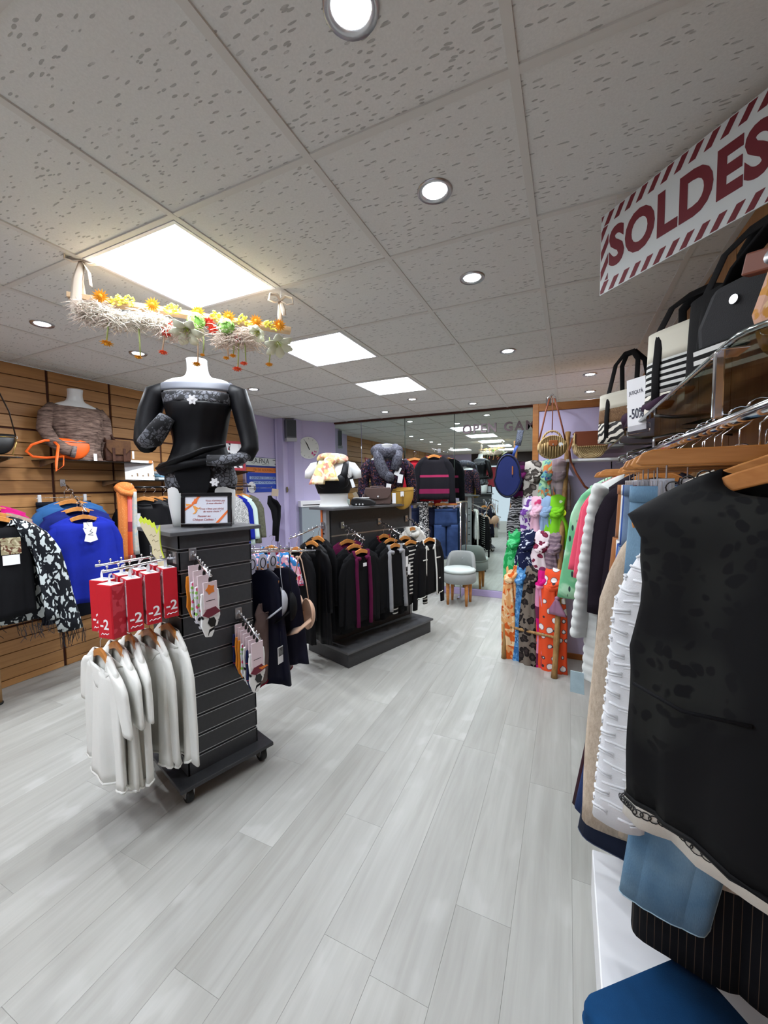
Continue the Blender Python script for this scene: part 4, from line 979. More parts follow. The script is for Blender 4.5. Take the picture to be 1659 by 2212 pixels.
MB().tube([(-.19,-.08,.31),(-.08,-.155,.345),(.06,-.15,.40),(.15,-.09,.43)],[.02,.03,.026,.014],10,flat=(1,.55)).build('drape_fold',MT['blacksat'],t,True)
sl=MB().tube([(-.155,.0,.735),(-.215,.0,.71),(-.245,-.01,.62),(-.262,-.03,.52),(-.258,-.06,.455),(-.235,-.085,.435)],[.045,.058,.058,.055,.052,.05],16).build('sleeve',MT['blacksat'],t,True)
MB().tube([(-.245,-.08,.445),(-.21,-.105,.455),(-.165,-.125,.505),(-.115,-.135,.57)],[.05,.062,.058,.045],14,flat=(1,.62)).build('lace_cuff',lace,sl,True)
sr=MB().tube([(.155,.0,.735),(.21,.0,.715),(.235,-.005,.62),(.262,-.02,.50),(.272,-.04,.42),(.25,-.065,.375)],[.045,.056,.056,.052,.046,.044],16).build('sleeve',MT['blacksat'],t,True)
MB().tube([(.262,-.055,.39),(.22,-.09,.355),(.15,-.125,.345),(.07,-.14,.35)],[.04,.05,.048,.04],14,flat=(1,.7)).build('lace_cuff',lace,sr,True)
def daisy(lb,x,y,z,r=.022):
    t=thing('daisy_magnet',lb,'badge',MC,MR)
    m=[(x+r*(1+.22*math.cos(6*a))*math.cos(a),z+r*(1+.22*math.cos(6*a))*math.sin(a)) for a in [2*PI*k/48 for k in range(48)]]
    MB().prism(m,y-.004,y).build('petals',MT['whitepl'],t,bevel=.001); MB().lathe([(.006,0),(.005,.003)],14,T=XF((x,y-.004,z),0,PI/2)).build('centre',MT['paper'],t,True)
daisy('white daisy badge on the chest of the lace top',.015,-.155,.655); daisy('white daisy badge on the black briefs',.10,-.125,.235,.02)
t=thing('lace_briefs','black high waisted briefs with lace sides on the torso mannequin','briefs',MC,MR)
MB().loft(shell(MK,.20,.335,.005,amp=.001)).build('panel',lace,t,True,solid=.002)
MB().loft(shell(MK,.175,.22,.004,amp=.0)).build('lower_band',MT['black'],t,True,solid=.002)
MB().prism([(-.085,.345),(-.10,.28),(-.07,.20),(-.02,.125),(.03,.125),(.07,.20),(.085,.28),(.075,.345)],-.128,-.118,).build('front_panel',MT['black'],t,bevel=.003)
# ---- framed gift voucher card
FP=S1(.135,-.02,1.3345)
t=thing('card_frame','small black framed gift voucher card at the mannequin feet','picture frame',FP,.50)
T=XF((0,0,.003),0,-.10); fwid,fh=.128,.178
for nm,a,b,c,d in (('frame_rail',-fwid,fwid,0,.02),('frame_rail',-fwid,fwid,fh-.02,fh),('frame_stile',-fwid,-fwid+.02,.02,fh-.02),('frame_stile',fwid-.02,fwid,.02,fh-.02)): MB().box(a,b,-.009,.009,c,d,T=T).build(nm,MT['blackgl'],t,bevel=.003)
MB().box(-fwid+.02,fwid-.02,-.002,.006,.02,fh-.02,T=T).build('card',plain('card_paleblue',(214,216,226),.4),t)
rd=plain('ink_red',(150,40,30),.6); orr=plain('ribbon_orange',(232,110,30),.5); orl=plain('ribbon_amber',(238,160,70),.5)
for body,sz,x,z in (("Vous n'arrivez pas",.0135,.045,.136),("à vous décider ?",.0135,.045,.122),("Vous n'êtes pas sûr(e)",.0135,.028,.094),("de votre choix ?",.0135,.028,.080),("Pensez au",.0165,-.012,.056),("Chèque Cadeau !",.0165,-.012,.038)):
    text('print_text',body,sz,rd,t,T@XF((x,-.0026,z))@UP,.01,.0002,shear=.2)
def pr(n,pts,mt,y=-.0032): MB().prism(pts,y,-.002,T=T).build(n,mt,t)
pr('ribbon',[(-.108,.085),(-.07,.112),(-.07,.122),(-.108,.098)],orr); pr('ribbon',[(-.07,.112),(-.03,.158),(-.045,.158),(-.075,.125)],orr)
pr('bow_loop',[(-.072,.118),(-.104,.122),(-.102,.108)],orl); pr('bow_loop',[(-.072,.118),(-.06,.148),(-.045,.138),(-.05,.122)],orr,-.0036)
pr('bow_tail',[(-.070,.116),(-.05,.098),(-.045,.086),(-.056,.070),(-.07,.068),(-.056,.082),(-.066,.102)],orl,-.0038); pr('bow_tail',[(-.062,.112),(-.04,.098),(-.03,.104),(-.038,.092),(-.055,.098)],orl,-.0040)
pr('ribbon',[(.046,.021),(.108,.088),(.108,.074),(.062,.021)],orr)
MB().box(-.02,.02,.008,.05,0,.004,T=XF((0,0,0))).build('stand_leg',MT['blackgl'],t)
# ================================================================== HANGING FLOWER GARLAND
GA=Vector((-1.955,1.085,2.385)); GB=Vector((-1.335,1.70,2.352)); gd=GB-GA; gl=gd.length; ga=math.atan2(gd.y,gd.x); gp=math.asin(-gd.z/gl)
gt=thing('flower_garland','wooden bar with dried flowers hanging below the ceiling panel','garland',tuple((GA+GB)/2),rot=(0,gp,ga))
hl=gl/2+.035
MB().box(-hl,hl,-.026,.026,-.022,.0).build('bar',wood('pale_board',(196,160,120),(226,196,158),0,16,.6,0),gt,bevel=.002)
rg=random.Random(11)
ov=plain('ribbon_cream',(226,212,194),.7)
# bows and ribbons at both ends
for s in (-1,1):
    x=s*(hl-.05); zc=(.15 if s<0 else .13)
    MB().tube([(x,0,zc),(x-.005,0,.06),(x+.002,0,0)],.012,6,flat=(1,.15)).build('ribbon',ov,gt,True)
    for q in (-1,1):
        MB().tube([(x,0,zc),(x+q*.02,-.01,zc+.022),(x+q*.055,-.015,zc+.018),(x+q*.06,-.01,zc-.008),(x+q*.03,0,zc-.012),(x,0,zc)],[.008,.014,.017,.017,.014,.008],8,flat=(1,.25)).build('bow_loop',ov,gt,True)
    if s<0:
        MB().tube([(x,0,zc),(x-.012,-.02,.06),(x-.015,-.03,-.05),(x-.012,-.03,-.085)],[.010,.018,.022,.022],6,flat=(1,.12)).build('bow_tail',ov,gt,True)
        MB().tube([(x,0,zc),(x+.03,-.01,.10),(x+.035,-.01,.045)],[.008,.012,.012],6,flat=(1,.15)).build('bow_tail',ov,gt,True)
    else:
        MB().tube([(x,0,zc),(x+.01,-.02,.08),(x+.015,-.03,.05)],[.010,.012,.010],6,flat=(1,.2)).build('bow_tail',ov,gt,True)
    MB().tube([(x,0,zc),(x,0,ZC-((GA.z if s<0 else GB.z)))],.0015,5).build('hanging_thread',MT['whitepl'],gt)
def petals(c,r,n,mat,name,parent=None,dirv=(0,-1,0),layers=2,cup=.5):
    """flat-ish flower head facing dirv"""
    q=Vector(dirv).to_track_quat('Z','Y').to_matrix().to_4x4(); T=Matrix.Translation(c)@q; m=MB()
    for L in range(layers):
        rr_=r*(1-.28*L)
        for k in range(n):
            a=2*PI*(k+.5*L)/n; w=rr_*PI/n*1.15
            pts=[(0,0,.001),(rr_*.55*math.cos(a-w/rr_*.8),rr_*.55*math.sin(a-w/rr_*.8),rr_*cup*.25+.004*L),(rr_*math.cos(a),rr_*math.sin(a),rr_*cup*.5+.006*L),(rr_*.55*math.cos(a+w/rr_*.8),rr_*.55*math.sin(a+w/rr_*.8),rr_*cup*.25+.004*L)]
            m.add(pts,[(0,1,2,3)],0,T)
    m.ball((0,0,.006),r*.32,8,5,T=T); o=m.build(name,mat,parent or gt,solid=.0012); return o
amber=plain('flower_amber',(222,148,18),.8); yel=plain('flower_yellow',(232,226,96),.8); redf=plain('flower_red',(222,66,44),.8); cor=plain('flower_coral',(236,92,50),.8)
for u in (-.37,-.155,.045,.19,.325,.445): petals((u*2*hl*.98-.0,-.042,-.008),.034,14,amber,'marigold',layers=3)
for u in (-.30,-.26,-.07,.13,.255,.385):
    m=MB()
    for k in range(16):
        x=u*2*hl+rg.uniform(-.03,.03); z=-.008+rg.uniform(-.02,.02); m.tube([(x,-.028,z),(x+rg.uniform(-.016,.016),-.038,z+rg.uniform(-.014,.014))],.0045,4)
    o=m.build('yellow_moss',yel,gt); o['kind']='stuff'
def plume(x0,x1,n,mat,name,zr=(-.02,-.11),spread=.05):
    zr=(zr[0]-.022,zr[1]-.012)
    m=MB()
    for k in range(n):
        x=rg.uniform(x0,x1); y=rg.uniform(-.07,.03); z=rg.uniform(*zr)+.010*math.sin(x*30); dx=rg.uniform(-.065,.055); dz=rg.uniform(-.022,.006)
        m.tube([(x,y,z),(x+dx*.5,y+rg.uniform(-.012,.012),z+dz+.010),(x+dx,y+rg.uniform(-.02,.02),z+dz*1.5)],[.0022,.0020,.0006],3)
    o=m.build(name,mat,gt); o['kind']='stuff'; return o
plume(-.40,-.08,1500,plain('pampas_cream',(238,230,216),.95),'pampas_plume',(-.03,-.10))
plume(-.43,-.30,420,plain('pampas_rose',(212,196,182),.95),'pampas_plume',(-.02,-.11))
plume(.12,.32,700,bpy.data.materials['pampas_rose'],'pampas_plume',(-.03,-.12))
plume(-.12,.05,300,bpy.data.materials['pampas_rose'],'pampas_plume',(-.05,-.12))
def hydrangea(x,z,r):
    m=MB()
    for k in range(90):
        a=rg.uniform(0,2*PI); c=rg.uniform(-1,1); s_2=math.sqrt(1-c*c); d=Vector((s_2*math.cos(a),s_2*math.sin(a),c)); p=Vector((x,-.045,z))+d*r
        q=d.to_track_quat('Z','Y').to_matrix().to_4x4(); m.add([(-.009,-.004,0),(0,-.009,.002),(.009,-.004,0),(.008,.006,.002),(-.008,.006,.002)],[(0,1,2,3,4)],0,Matrix.Translation(p)@q@Matrix.Rotation(rg.uniform(0,3),4,'Z'))
    m.ball((x,-.045,z),r*.93,12,8); m.build('hydrangea_ball',blotch('hydrangea_green',(142,196,96),[(190,224,150)],60,.3,.8),gt)
hydrangea(.035,-.052,.038); hydrangea(.165,-.055,.036)
for x,z,r in ((-.065,-.09,.03),(.09,-.045,.028),(.105,-.075,.026),(-.09,-.115,.028),(.215,-.10,.02)): petals((x,-.04,z),r,8,redf,'red_flower',layers=2,dirv=(0,-.7,-.5))
def lily(x,z,r,dv):
    T=Matrix.Translation((x,-.05,z))@Vector(dv).to_track_quat('Z','Y').to_matrix().to_4x4(); m=MB()
    for k in range(6):
        a=2*PI*k/6; 
        ring=[]
        P=[(.004,0),(.02,.03),(.045,.045),(.068,.042)]; W_=[.006,.018,.024,.006]
        L=[];Rr=[]
        for (ra,h),w in zip(P,W_):
            L.append((ra*r/.068*math.cos(a)-w*math.sin(a),ra*r/.068*math.sin(a)+w*math.cos(a),h)); Rr.append((ra*r/.068*math.cos(a)+w*math.sin(a),ra*r/.068*math.sin(a)-w*math.cos(a),h))
        m.loft([L,Rr],False,T=T)
    o=m.build('lily',plain('lily_cream',(232,234,206),.7) if 'lily_cream' not in bpy.data.materials else bpy.data.materials['lily_cream'],gt,True,solid=.0015)
    m=MB()
    for k in range(5): m.tube([(0,0,.0),(.012*math.cos(k),.012*math.sin(k),.045)],.0015,4,T=T)
    m.build('stamens',plain('stamen',(190,200,90),.7) if 'stamen' not in bpy.data.materials else bpy.data.materials['stamen'],o)
lily(.0,-.085,.075,(-.1,-.55,-.85)); lily(.40,-.085,.075,(.2,-.5,-.85)); lily(.325,-.05,.045,(-.5,-.5,-.6))
st_=plain('stem_green',(168,180,112),.8); st2=plain('stem_straw',(206,180,150),.8)
for x,L,fm_,r in ((-.325,.19,amber,.028),(-.205,.235,amber,.018),(-.105,.20,cor,.022),(.035,.235,amber,.022),(.06,.19,amber,.012),(.165,.19,amber,.017),(.195,.175,amber,.018),(.215,.235,cor,.026),(.245,.205,cor,.02),(.365,.195,amber,.021)):
    so=MB().tube([(x,-.03,-.07),(x+.006,-.034,-.07-(L-.07)*.5),(x+rg.uniform(-.006,.01),-.03,-L)],.0035,5).build('stem',st_ if rg.random()<.6 else st2,gt,True)
    petals((x,-.03,-L-.004),r,9,fm_,'drooping_flower',so,(0,-.25,-1),2,.4)
# ================================================================== DOUBLE SIDED GONDOLA
GC=Vector((-1.747,3.487,0)); GN=Vector((.945,-.328,0)); GU=Vector((.328,.945,0)); GR=math.atan2(-.328,.945); GF=1.236
def G1(x,y,z): p=GC+GN*x+GU*y; return (p.x,p.y,z)
gm_=thing('gondola','dark grey free standing gondola on a wide plinth','display stand',tuple(GC),GR)
MB().box(-.285,.285,-.57,.57,0,.125).build('plinth',MT['graphite'],gm_,bevel=.002); MB().box(-.305,.305,-.592,.592,.125,.145).build('plinth_top',MT['graphite2'],gm_,bevel=.003)
gp_=[.145,.38,.62,.86,1.10,1.335]
for a,b in zip(gp_[:-1],gp_[1:]): MB().box(-.03,.03,-.52,.54,a+.004,b-.004).build('back_panel',MT['graphite'],gm_,bevel=.002)
MB().box(-.026,.026,-.50,.52,.145,1.33).build('core',MT['blackpl'],gm_)
for y in (-.56,.555):
    po=MB().box(-.035,.035,y-.018,y+.018,.145,1.335).build('upright',plain('upright_grey',(150,152,156),.4,.3) if 'upright_grey' not in bpy.data.materials else bpy.data.materials['upright_grey'],gm_,bevel=.002)
    m=MB()
    for k in range(9):
        z=.20+.115*k; MB().box(-.026,.008,y-.0195*(1 if y<0 else -1),y-.0175*(1 if y<0 else -1),z,z+.014).build('slot',MT['blackpl'],po)
MB().box(-.17,.17,-.61,.60,1.335,1.357).build('top_plate',MT['graphite2'],gm_,bevel=.003)
MB().box(-.035,-.012,-.585,-.581,1.03,1.335).build('orange_post',plain('post_orange',(196,96,40),.5),gm_)
for z in (1.10,.86): MB().box(.030,.032,-.52,.54,z-.006,z+.006).build('slot_lip',MT['alu'],gm_)
for y,lb in ((-.40,'first waterfall arm on the gondola aisle side'),(.07,'middle waterfall arm on the gondola aisle side'),(.48,'last waterfall arm on the gondola aisle side')):
    waterfall(lb,G1(.035,y,1.19),G1(.33,y,1.08),8)
waterfall('waterfall arm on the near end of the gondola',G1(.0,-.585,1.20),G1(.0,-.93,1.12),8)
plum=fabric('plum_knit',(92,18,60),.9); blk=MT['black']; grym=fabric('stone_grey',(150,150,154),.9); redk=fabric('wine_red',(120,16,40),.9)
GG='dark tops on the gondola arms'
def gt_(name,label,x,y,z,mat,**k):
    k.setdefault('sw',.40); k.setdefault('length',.60); k.setdefault('hem',.42); k.setdefault('thick',.035); k.setdefault('sth',.03); k.setdefault('out',.03); k.setdefault('sl',.55)
    return top(name,label,k.pop('cat','top'),G1(x,y,z),k.pop('turn',0)+GF,mat,group=GG,**k)
gt_('plum_jumper','plum top at the back of the first gondola arm',.10,-.40,1.055,plum,seed=51,length=.70)
gt_('black_cardigan','black cardigan with plum edging, middle of the first gondola arm',.19,-.40,1.02,blk,seed=52,trim=plum,length=.74)
gt_('black_cardigan','black cardigan with wide plum borders at the front of the first gondola arm',.28,-.40,.985,blk,seed=53,trim=plum,trimr=.014,open_=.10,inner=blk,length=.64,tags=((.0,-.1,.04,.03,0),))
gt_('black_jumper','black top with wine red neck at the back of the middle gondola arm',.10,.07,1.055,blk,seed=54,trim=redk,trimr=.01)
gt_('black_jumper','plain black top in the middle of the middle gondola arm',.19,.07,1.025,blk,seed=55,length=.74)
gt_('black_jacket','black jacket with broad pale grey lapel at the front of the middle gondola arm',.28,.03,.985,blk,seed=56,trim=grym,trimr=.016,open_=.12,inner=blk,tags=((.12,-.12,.035,.1,0),(.15,-.2,.04,.1,0)))
strp=bands('stripe_bw',[(0,(20,20,24)),(.5,(214,214,210)),(.82,(20,20,24))],.038,2)
gt_('striped_sweater','black and white striped sweater between the last two gondola arms',.27,.27,.99,strp,seed=57,sl=.62,length=.54)
gt_('black_jumper','black long top behind the striped sweater',.17,.30,1.02,blk,seed=58,length=.68)
gt_('white_wrap','white draped scarf neck top at the back of the last gondola arm',.12,.48,1.09,heather('white_fluff',(206,206,202),(236,236,232),40,(1,1,1)),seed=59,trim=MT['white'],trimr=.03,length=.5)
bc=gt_('black_cardigan','black cardigan with white piping and pocket trims at the gondola end',.30,.53,.99,blk,seed=60,trim=MT['white'],trimr=.007,open_=.07,inner=blk,hemband=MT['white'],cuffband=MT['white'],cat='cardigan',sl=.64,length=.58,neck=.20,nf=.11)
for x,z in ((-.11,-.20),(.11,-.20),(.11,-.42)): MB().box(x-.035,x+.035,-.041,-.036,z-.006,z+.006).build('pocket_trim',MT['white'],bc,bevel=.002)
def ge_(name,label,y,z,mat,**k):
    k.setdefault('sw',.39); k.setdefault('length',.70); k.setdefault('hem',.44); k.setdefault('thick',.03); k.setdefault('sth',.03); k.setdefault('out',.02); k.setdefault('sl',.5)
    return top(name,label,k.pop('cat','top'),G1(k.pop('x',0.0),y,z),k.pop('turn',0)+GR,mat,group='dark clothes on the gondola end',**k)
ge_('black_dress','black dress closest to the gondola end',-.64,1.10,blk,seed=61,length=.80)
ge_('black_dress','black dress in the middle of the gondola end arm',-.74,1.075,MT['blacksat'],seed=62,length=.82,x=.05)
ge_('black_robe','black robe with pale piping at the tip of the gondola end arm',-.86,1.03,blk,seed=63,length=.76,open_=.06,inner=blk,trim=fabric('piping_beige',(196,172,150),.9),trimr=.007,cat='robe')
pkp=blotch('pink_print',(236,176,196),[(214,60,90),(250,226,232),(50,120,180)],12,1.0)
gt2=top('pink_nightshirt','pink flower printed nightshirt hanging beside the tower','nightshirt',G1(-.12,-1.02,1.05),GR+.4,pkp,sw=.36,length=.36,hem=.40,thick=.05,sleeve='short',out=.04,seed=64,amp=.016,tags=())
# ---- lingerie on the rear arms of the tower
waterfall('rear arm of the tower holding navy nightwear',S1(.02,.19,1.175),S1(.02,.56,1.14),8); waterfall('rear arm of the tower holding bras',S1(.16,.19,1.175),S1(.16,.66,1.13),9)
navn=fabric('navy_satin',(18,20,40),.5,.2,bump=.1)
def bra(label,loc,rz,mat,s=1.0,group='bras on the tower rear arm'):
    t=thing('bra',label,'bra',loc,rz,group); 
    for q in (-1,1):
        R=[]
        for i in range(7):
            u=i/6; r=.078*math.cos(u*PI/2)*s+.002; R.append([(q*.082*s+r*math.cos(a),-.038*math.sin(u*PI/2)*s,-.30*s+r*1.05*math.sin(a)+.012*math.cos(a)*q) for a in [2*PI*k/18 for k in range(18)]])
        MB().loft(R,True,False,True).build('cup',mat,t,True,solid=.004)
        MB().tube([(q*.10*s,-.01,-.23*s),(q*.085*s,0,-.12*s),(q*.03*s,0,-.02*s),(q*.0,0,.0)],.007*s,6,flat=(1,.3)).build('strap',mat,t,True)
        MB().tube([(q*.15*s,0,-.31*s),(q*.13*s,.06*s,-.36*s),(q*.03*s,.08*s,-.40*s)],.03*s,8,flat=(1,.2)).build('wing',mat,t,True)
    MB().box(-.02*s,.02*s,-.012,-.004,-.37*s,-.30*s).build('centre_gore',mat,t)
    MB().tube(hook_pts(0,.03,.014),.002,5).build('hook',MT['blackpl'],t,True)
    return t
bsk=fabric('bra_beige',(206,168,142),.7,.06); bga=fabric('bra_grey',(176,178,186),.6,.06)
top('navy_nightdress','navy satin nightdress closest to the tower on its rear arm','nightdress',S1(.02,.30,1.055),SR+PI+.5,navn,sw=.34,length=.70,hem=.46,thick=.03,sleeve=None,neck=.2,nf=.12,seed=71,trim=navn,hw=.34)
top('navy_nightdress','navy nightdress with price card further along the rear arm','nightdress',S1(.02,.42,1.05),SR+PI+.6,fabric('navy_dull',(26,26,44),.8),sw=.34,length=.62,hem=.44,thick=.03,sleeve=None,neck=.2,nf=.12,seed=72,hw=.34,tags=())
t=thing('hang_card','white hang card with printed picture below the navy nightwear','tag',S1(.20,.36,.60),SR+PI/2+.3); MB().box(-.03,.03,-.001,.001,-.10,0).build('card',MT['paper'],t); MB().box(-.025,.025,-.0018,-.001,-.055,-.006).build('picture',blotch('card_pic',(120,120,120),[(60,60,60)],60),t); MB().tube([(0,0,0),(0,0,.09)],.001,4).build('string',MT['blackpl'],t)
top('taupe_slip','taupe slip with wine lace hem low behind the tower','slip',S1(.10,.36,.86),SR+PI/2+.2,fabric('taupe_satin',(112,92,88),.6),sw=.24,length=.48,hem=.30,thick=.03,sleeve=None,seed=73,hemband=redk,hang=False)
bra('grey bra, first on the tower rear arm',S1(.12,.42,1.14),2.3,bga,.95); bra('black bra, second on the tower rear arm',S1(.12,.49,1.135),2.2,blk,1.05); bra('skin beige bra at the tip of the tower rear arm',S1(.13,.56,1.10),2.55,bsk,1.15)
for k,(d,mt) in enumerate(((.27,'lilac'),(.34,'lilac'),(.41,'grey'))):
    t=thing('hanger_card','pale lilac hanger card above the navy nightwear, %s'%['first','second','third'][k],'tag',S1(.06,d,1.12),SR+PI/2+.3,'hanger cards on the tower'); MB().prism([(-.035,-.08),(-.04,-.02),(-.015,.02),(.015,.02),(.04,-.02),(.035,-.08),(.0,-.095)],-.002,.002).build('card',plain('card_lilac%d'%k,(196,196,216),.5),t); MB().tube([(.022*math.cos(a),-.003,-.035+.03*math.sin(a)) for a in [2*PI*j/16 for j in range(16)]],.003,5,closed=True).build('black_edge',MT['blackpl'],t,True)
# ---- things on the gondola top
BK2=[(0,.135,.10,.085,0),(.05,.118,.088,.08,0),(.12,.128,.095,.08,0),(.20,.155,.13,.09,0),(.27,.168,.125,.09,.0),(.335,.178,.095,.085,.006),(.385,.165,.075,.07,.012),(.41,.11,.06,.062,.018),(.43,.072,.056,.058,.018),(.47,.058,.053,.053,.01)]
BP=G1(.0,-.46,1.358); BR=.52
bust('white bust with arm stubs wearing a black bra top on the gondola',BP,BR,BK2,1.0,'display_bust',True)
t=thing('sports_bra','black wide strap bra top on the gondola bust','bra top',BP,BR)
MB().loft(shell(BK2,.11,.30,.008,amp=.001,nf=.055)).build('band',MT['blacksat'],t,True,solid=.003)
for s in (-1,1): MB().tube([(s*.085,-.128,.225),(s*.10,-.115,.30),(s*.115,-.075,.375),(s*.118,-.01,.405),(s*.115,.06,.37),(s*.10,.095,.26)],[.034,.03,.024,.022,.024,.03],10,flat=(1,.3)).build('strap',MT['blacksat'],t,True)
for s in (-1,1): MB().ball((s*.072,-.092,.225),.068,14,8,sy=.75).build('cup',MT['blacksat'],t,True)
ysc=blotch('scarf_butter',(236,206,142),[(226,150,130),(250,232,196)],13,1.2)
t=thing('neck_scarf','butter yellow and pink scarf knotted round the bust neck','scarf',BP,BR)
MB().tube([(.105*math.cos(a),.01+.095*math.sin(a),.425+.02*math.sin(2*a)) for a in [2*PI*k/18 for k in range(18)]],[.032+.008*math.sin(5*k) for k in range(18)],10,closed=True).build('loop',ysc,t,True)
MB().ball((-.02,-.10,.40),.042,12,7,sx=1.3).build('knot',ysc,t,True)
for cx,L,dx in ((-.075,.20,-.03),(-.045,.17,.015)): MB().loft([[ (cx+dx*v*2+(.035+.03*v)*math.cos(a)+.006*math.sin(5*a),-.125-.03*v+.02*math.sin(a)+.005*math.cos(6*a),.40-L*v) for a in [2*PI*k/18 for k in range(18)]] for v in [i/8 for i in range(9)]],True,True,True).build('tail',ysc,t,True)
t=thing('swing_tag','white price tag hanging at the bust shoulder','tag',G1(.17,-.40,1.60),BR); MB().box(-.014,.014,-.001,.001,-.075,0,T=XF((0,0,0),0,0,-.3)).build('card',MT['paper'],t); MB().tube([(0,0,0),(-.05,0,.09)],.0012,4).build('string',MT['blackpl'],t)
# second bust with fur collar jacket
B2P=G1(-.02,.26,1.358); B2R=.50
bust('white bust under the grey fur collar jacket on the gondola',B2P,B2R,BUST,1.0)
flo=blotch('floral_dark',(20,16,24),[(70,46,74),(112,66,60),(44,44,78)],46,.8,.85,thr=.60)
t=thing('floral_jacket','dark floral print jacket on the second gondola bust','jacket',B2P,B2R)
MB().loft(shell(BUST,.02,.44,.020,amp=.008,seed=4)).build('body',flo,t,True,solid=.004)
for s in (-1,1): MB().tube([(s*.15,0,.42),(s*.215,.0,.36),(s*.24,.0,.24),(s*.255,-.02,.10),(s*.25,-.03,-.0)],[.055,.06,.056,.05,.046],12).build('sleeve',flo,t,True)
fur=heather('fur_grey',(52,52,60),(96,96,106),70,(1,1,1),stops=(.4,.62))
t=thing('fur_collar','thick charcoal fur collar round the second gondola bust','collar',B2P,B2R)
fm=MB().tube([(.11*math.cos(a),.0+.10*math.sin(a),.535+.03*math.sin(a)) for a in [2*PI*k/20 for k in range(20)]],[.055+.006*math.sin(4*k) for k in range(20)],12,closed=True); fm.build('roll',fur,t,True)
MB().tube([(-.10,-.08,.51),(-.085,-.13,.41),(-.04,-.155,.30),(.005,-.16,.26)],[.05,.055,.055,.05],12).build('lapel',fur,t,True); MB().tube([(.10,-.08,.51),(.085,-.135,.41),(.06,-.14,.33)],[.05,.052,.04],12).build('lapel',fur,t,True); MB().ball((.005,-.185,.265),.05,12,8).build('pompom',fur,t,True)
for (x,y,z,a,n_) in ((.0,-.195,.20,.15,'lower'),(.11,-.15,.36,.45,'upper'),(.12,-.165,.29,.15,'middle')):
    t=thing('swing_tag','white swing tag on the fur collar jacket, %s one'%n_,'tag',B2P,B2R); MB().box(-.024,.024,-.001,.001,-.085,0,T=XF((x,y,z),0,0,a)).build('card',MT['paper'],t); MB().tube([(x,y,z),(x-.01,y+.02,z+.03)],.001,4).build('string',MT['blackpl'],t)
# bags on the gondola
bz=plain('bronze_leather',(104,86,82),.35,.35)
t=thing('flap_bag','metallic taupe flap handbag on the gondola top','handbag',G1(.06,.03,1.358),.55,'handbags')
MB().prism([(-.13,.0),(-.135,.05),(-.12,.15),(.12,.15),(.135,.05),(.13,.0)],-.05,.05).build('body',bz,t,bevel=.016); MB().prism([(-.122,.165),(-.125,.10),(-.09,.06),(0,.052),(.09,.06),(.125,.10),(.122,.165)],-.066,-.052).build('flap',bz,t,bevel=.006)
MB().tube([(-.07,0,.155),(-.06,0,.175),(.06,0,.175),(.07,0,.155)],.006,8).build('handle',bz,t,True); MB().lathe([(.012,0),(.014,.006),(.006,.012)],12,T=XF((0,-.066,.075),0,PI/2)).build('turn_lock',MT['steel'],t,True); MB().tube([(-.135,0,.10),(-.16,-.01,.03),(-.13,-.06,.005),(-.03,-.085,.006),(.05,-.07,.02)],.006,6,flat=(1,.35)).build('strap',bz,t,True)
MB().box(-.017,.017,-.001,.001,-.0,.10,T=XF((.155,-.06,.01))).build('price_tag',MT['paper'],t)
ms=fabric('mustard_leather',(178,138,58),.6,.12)
b=crescent_bag('mustard half moon bag hung on the fur collar bust',G1(.14,.30,1.30),.55,ms,.24,.22,.06,plain('gold_zip2',(206,170,90),.3,1),'half_moon_bag')
MB().tube([(-.12,0,.19),(-.16,.02,.30),(-.19,.06,.46),(-.10,.16,.62),(.0,.20,.60)],.007,6,flat=(1,.4)).build('strap',plain('gold_strap',(200,170,80),.4,.4),b,True); MB().box(-.004,.004,-.045,-.040,.05,.14).build('zip_pull',bpy.data.materials['gold_zip2'],b); MB().box(-.022,.012,-.045,-.043,.13,.18).build('price_tag',MT['paper'],b)
t=thing('clutch_pouch','black quilted pouch with pearl studs on the gondola top','pouch',G1(.10,-.20,1.358),.45)
MB().prism([(-.10,.005),(-.115,.03),(-.10,.065),(-.05,.075),(.07,.06),(.125,.03),(.12,.008),(.0,.0)],-.045,.045).build('body',MT['blackpl'],t,bevel=.012); MB().box(-.09,.06,-.03,.03,.068,.076).build('white_rim',MT['whitepl'],t,bevel=.003)
for k in range(3): MB().ball((-.06+.03*k,-.047,.014),.008,8,6).build('pearl',MT['whitepl'],t,True)
t=thing('gondola_card','small beige card leaning behind the black pouch','sign',G1(-.02,-.12,1.358),.5); MB().box(-.02,.02,-.002,.002,.0,.13,T=XF((0,0,.004),0,.0,-.45)).build('card',plain('beige_card',(190,176,150),.7),t); MB().box(-.03,.03,-.02,.02,0,.006).build('foot',MT['clear'],t)
# ================================================================== IN FRONT OF THE MIRROR
t=thing('face_out_arm','chrome arm above the mirror rail holding the red and black sweater','display arm',(-1.66,5.488,2.02)); MB().tube([(0,0,0),(0,-.34,.0),(0,-.35,.015)],.006,8).build('arm',MT['chrome'],t,True); MB().box(-.02,.02,-.006,.003,-.03,.03).build('plate',MT['steel'],t)
rb=bands('red_black_knit',[(0,(156,22,44)),(.05,(22,20,26)),(.20,(120,30,70)),(.30,(22,20,26)),(.55,(150,40,80)),(.60,(22,20,26))],.62,2,.015)
top('striped_sweater','black sweater with wine red stripes hanging before the mirror','sweater',(-1.63,5.14,1.93),.32,rb,sw=.40,length=.58,hem=.42,thick=.045,sl=.58,out=.04,stop=.12,cuff=.09,seed=81,smat=fabric('knit_black2',(18,18,24),.9),cuffband=redk)
top('red_sweater','plain red sweater directly behind the striped sweater','sweater',(-1.93,5.22,1.905),.34,fabric('knit_red',(158,20,36),.9),sw=.46,length=.58,hem=.50,thick=.045,sl=.60,out=.09,stop=.13,cuff=.10,seed=82)
t=thing('mirror_rail','low chrome rail with dark clothes before the mirror','rail',(-1.72,5.33,1.30))
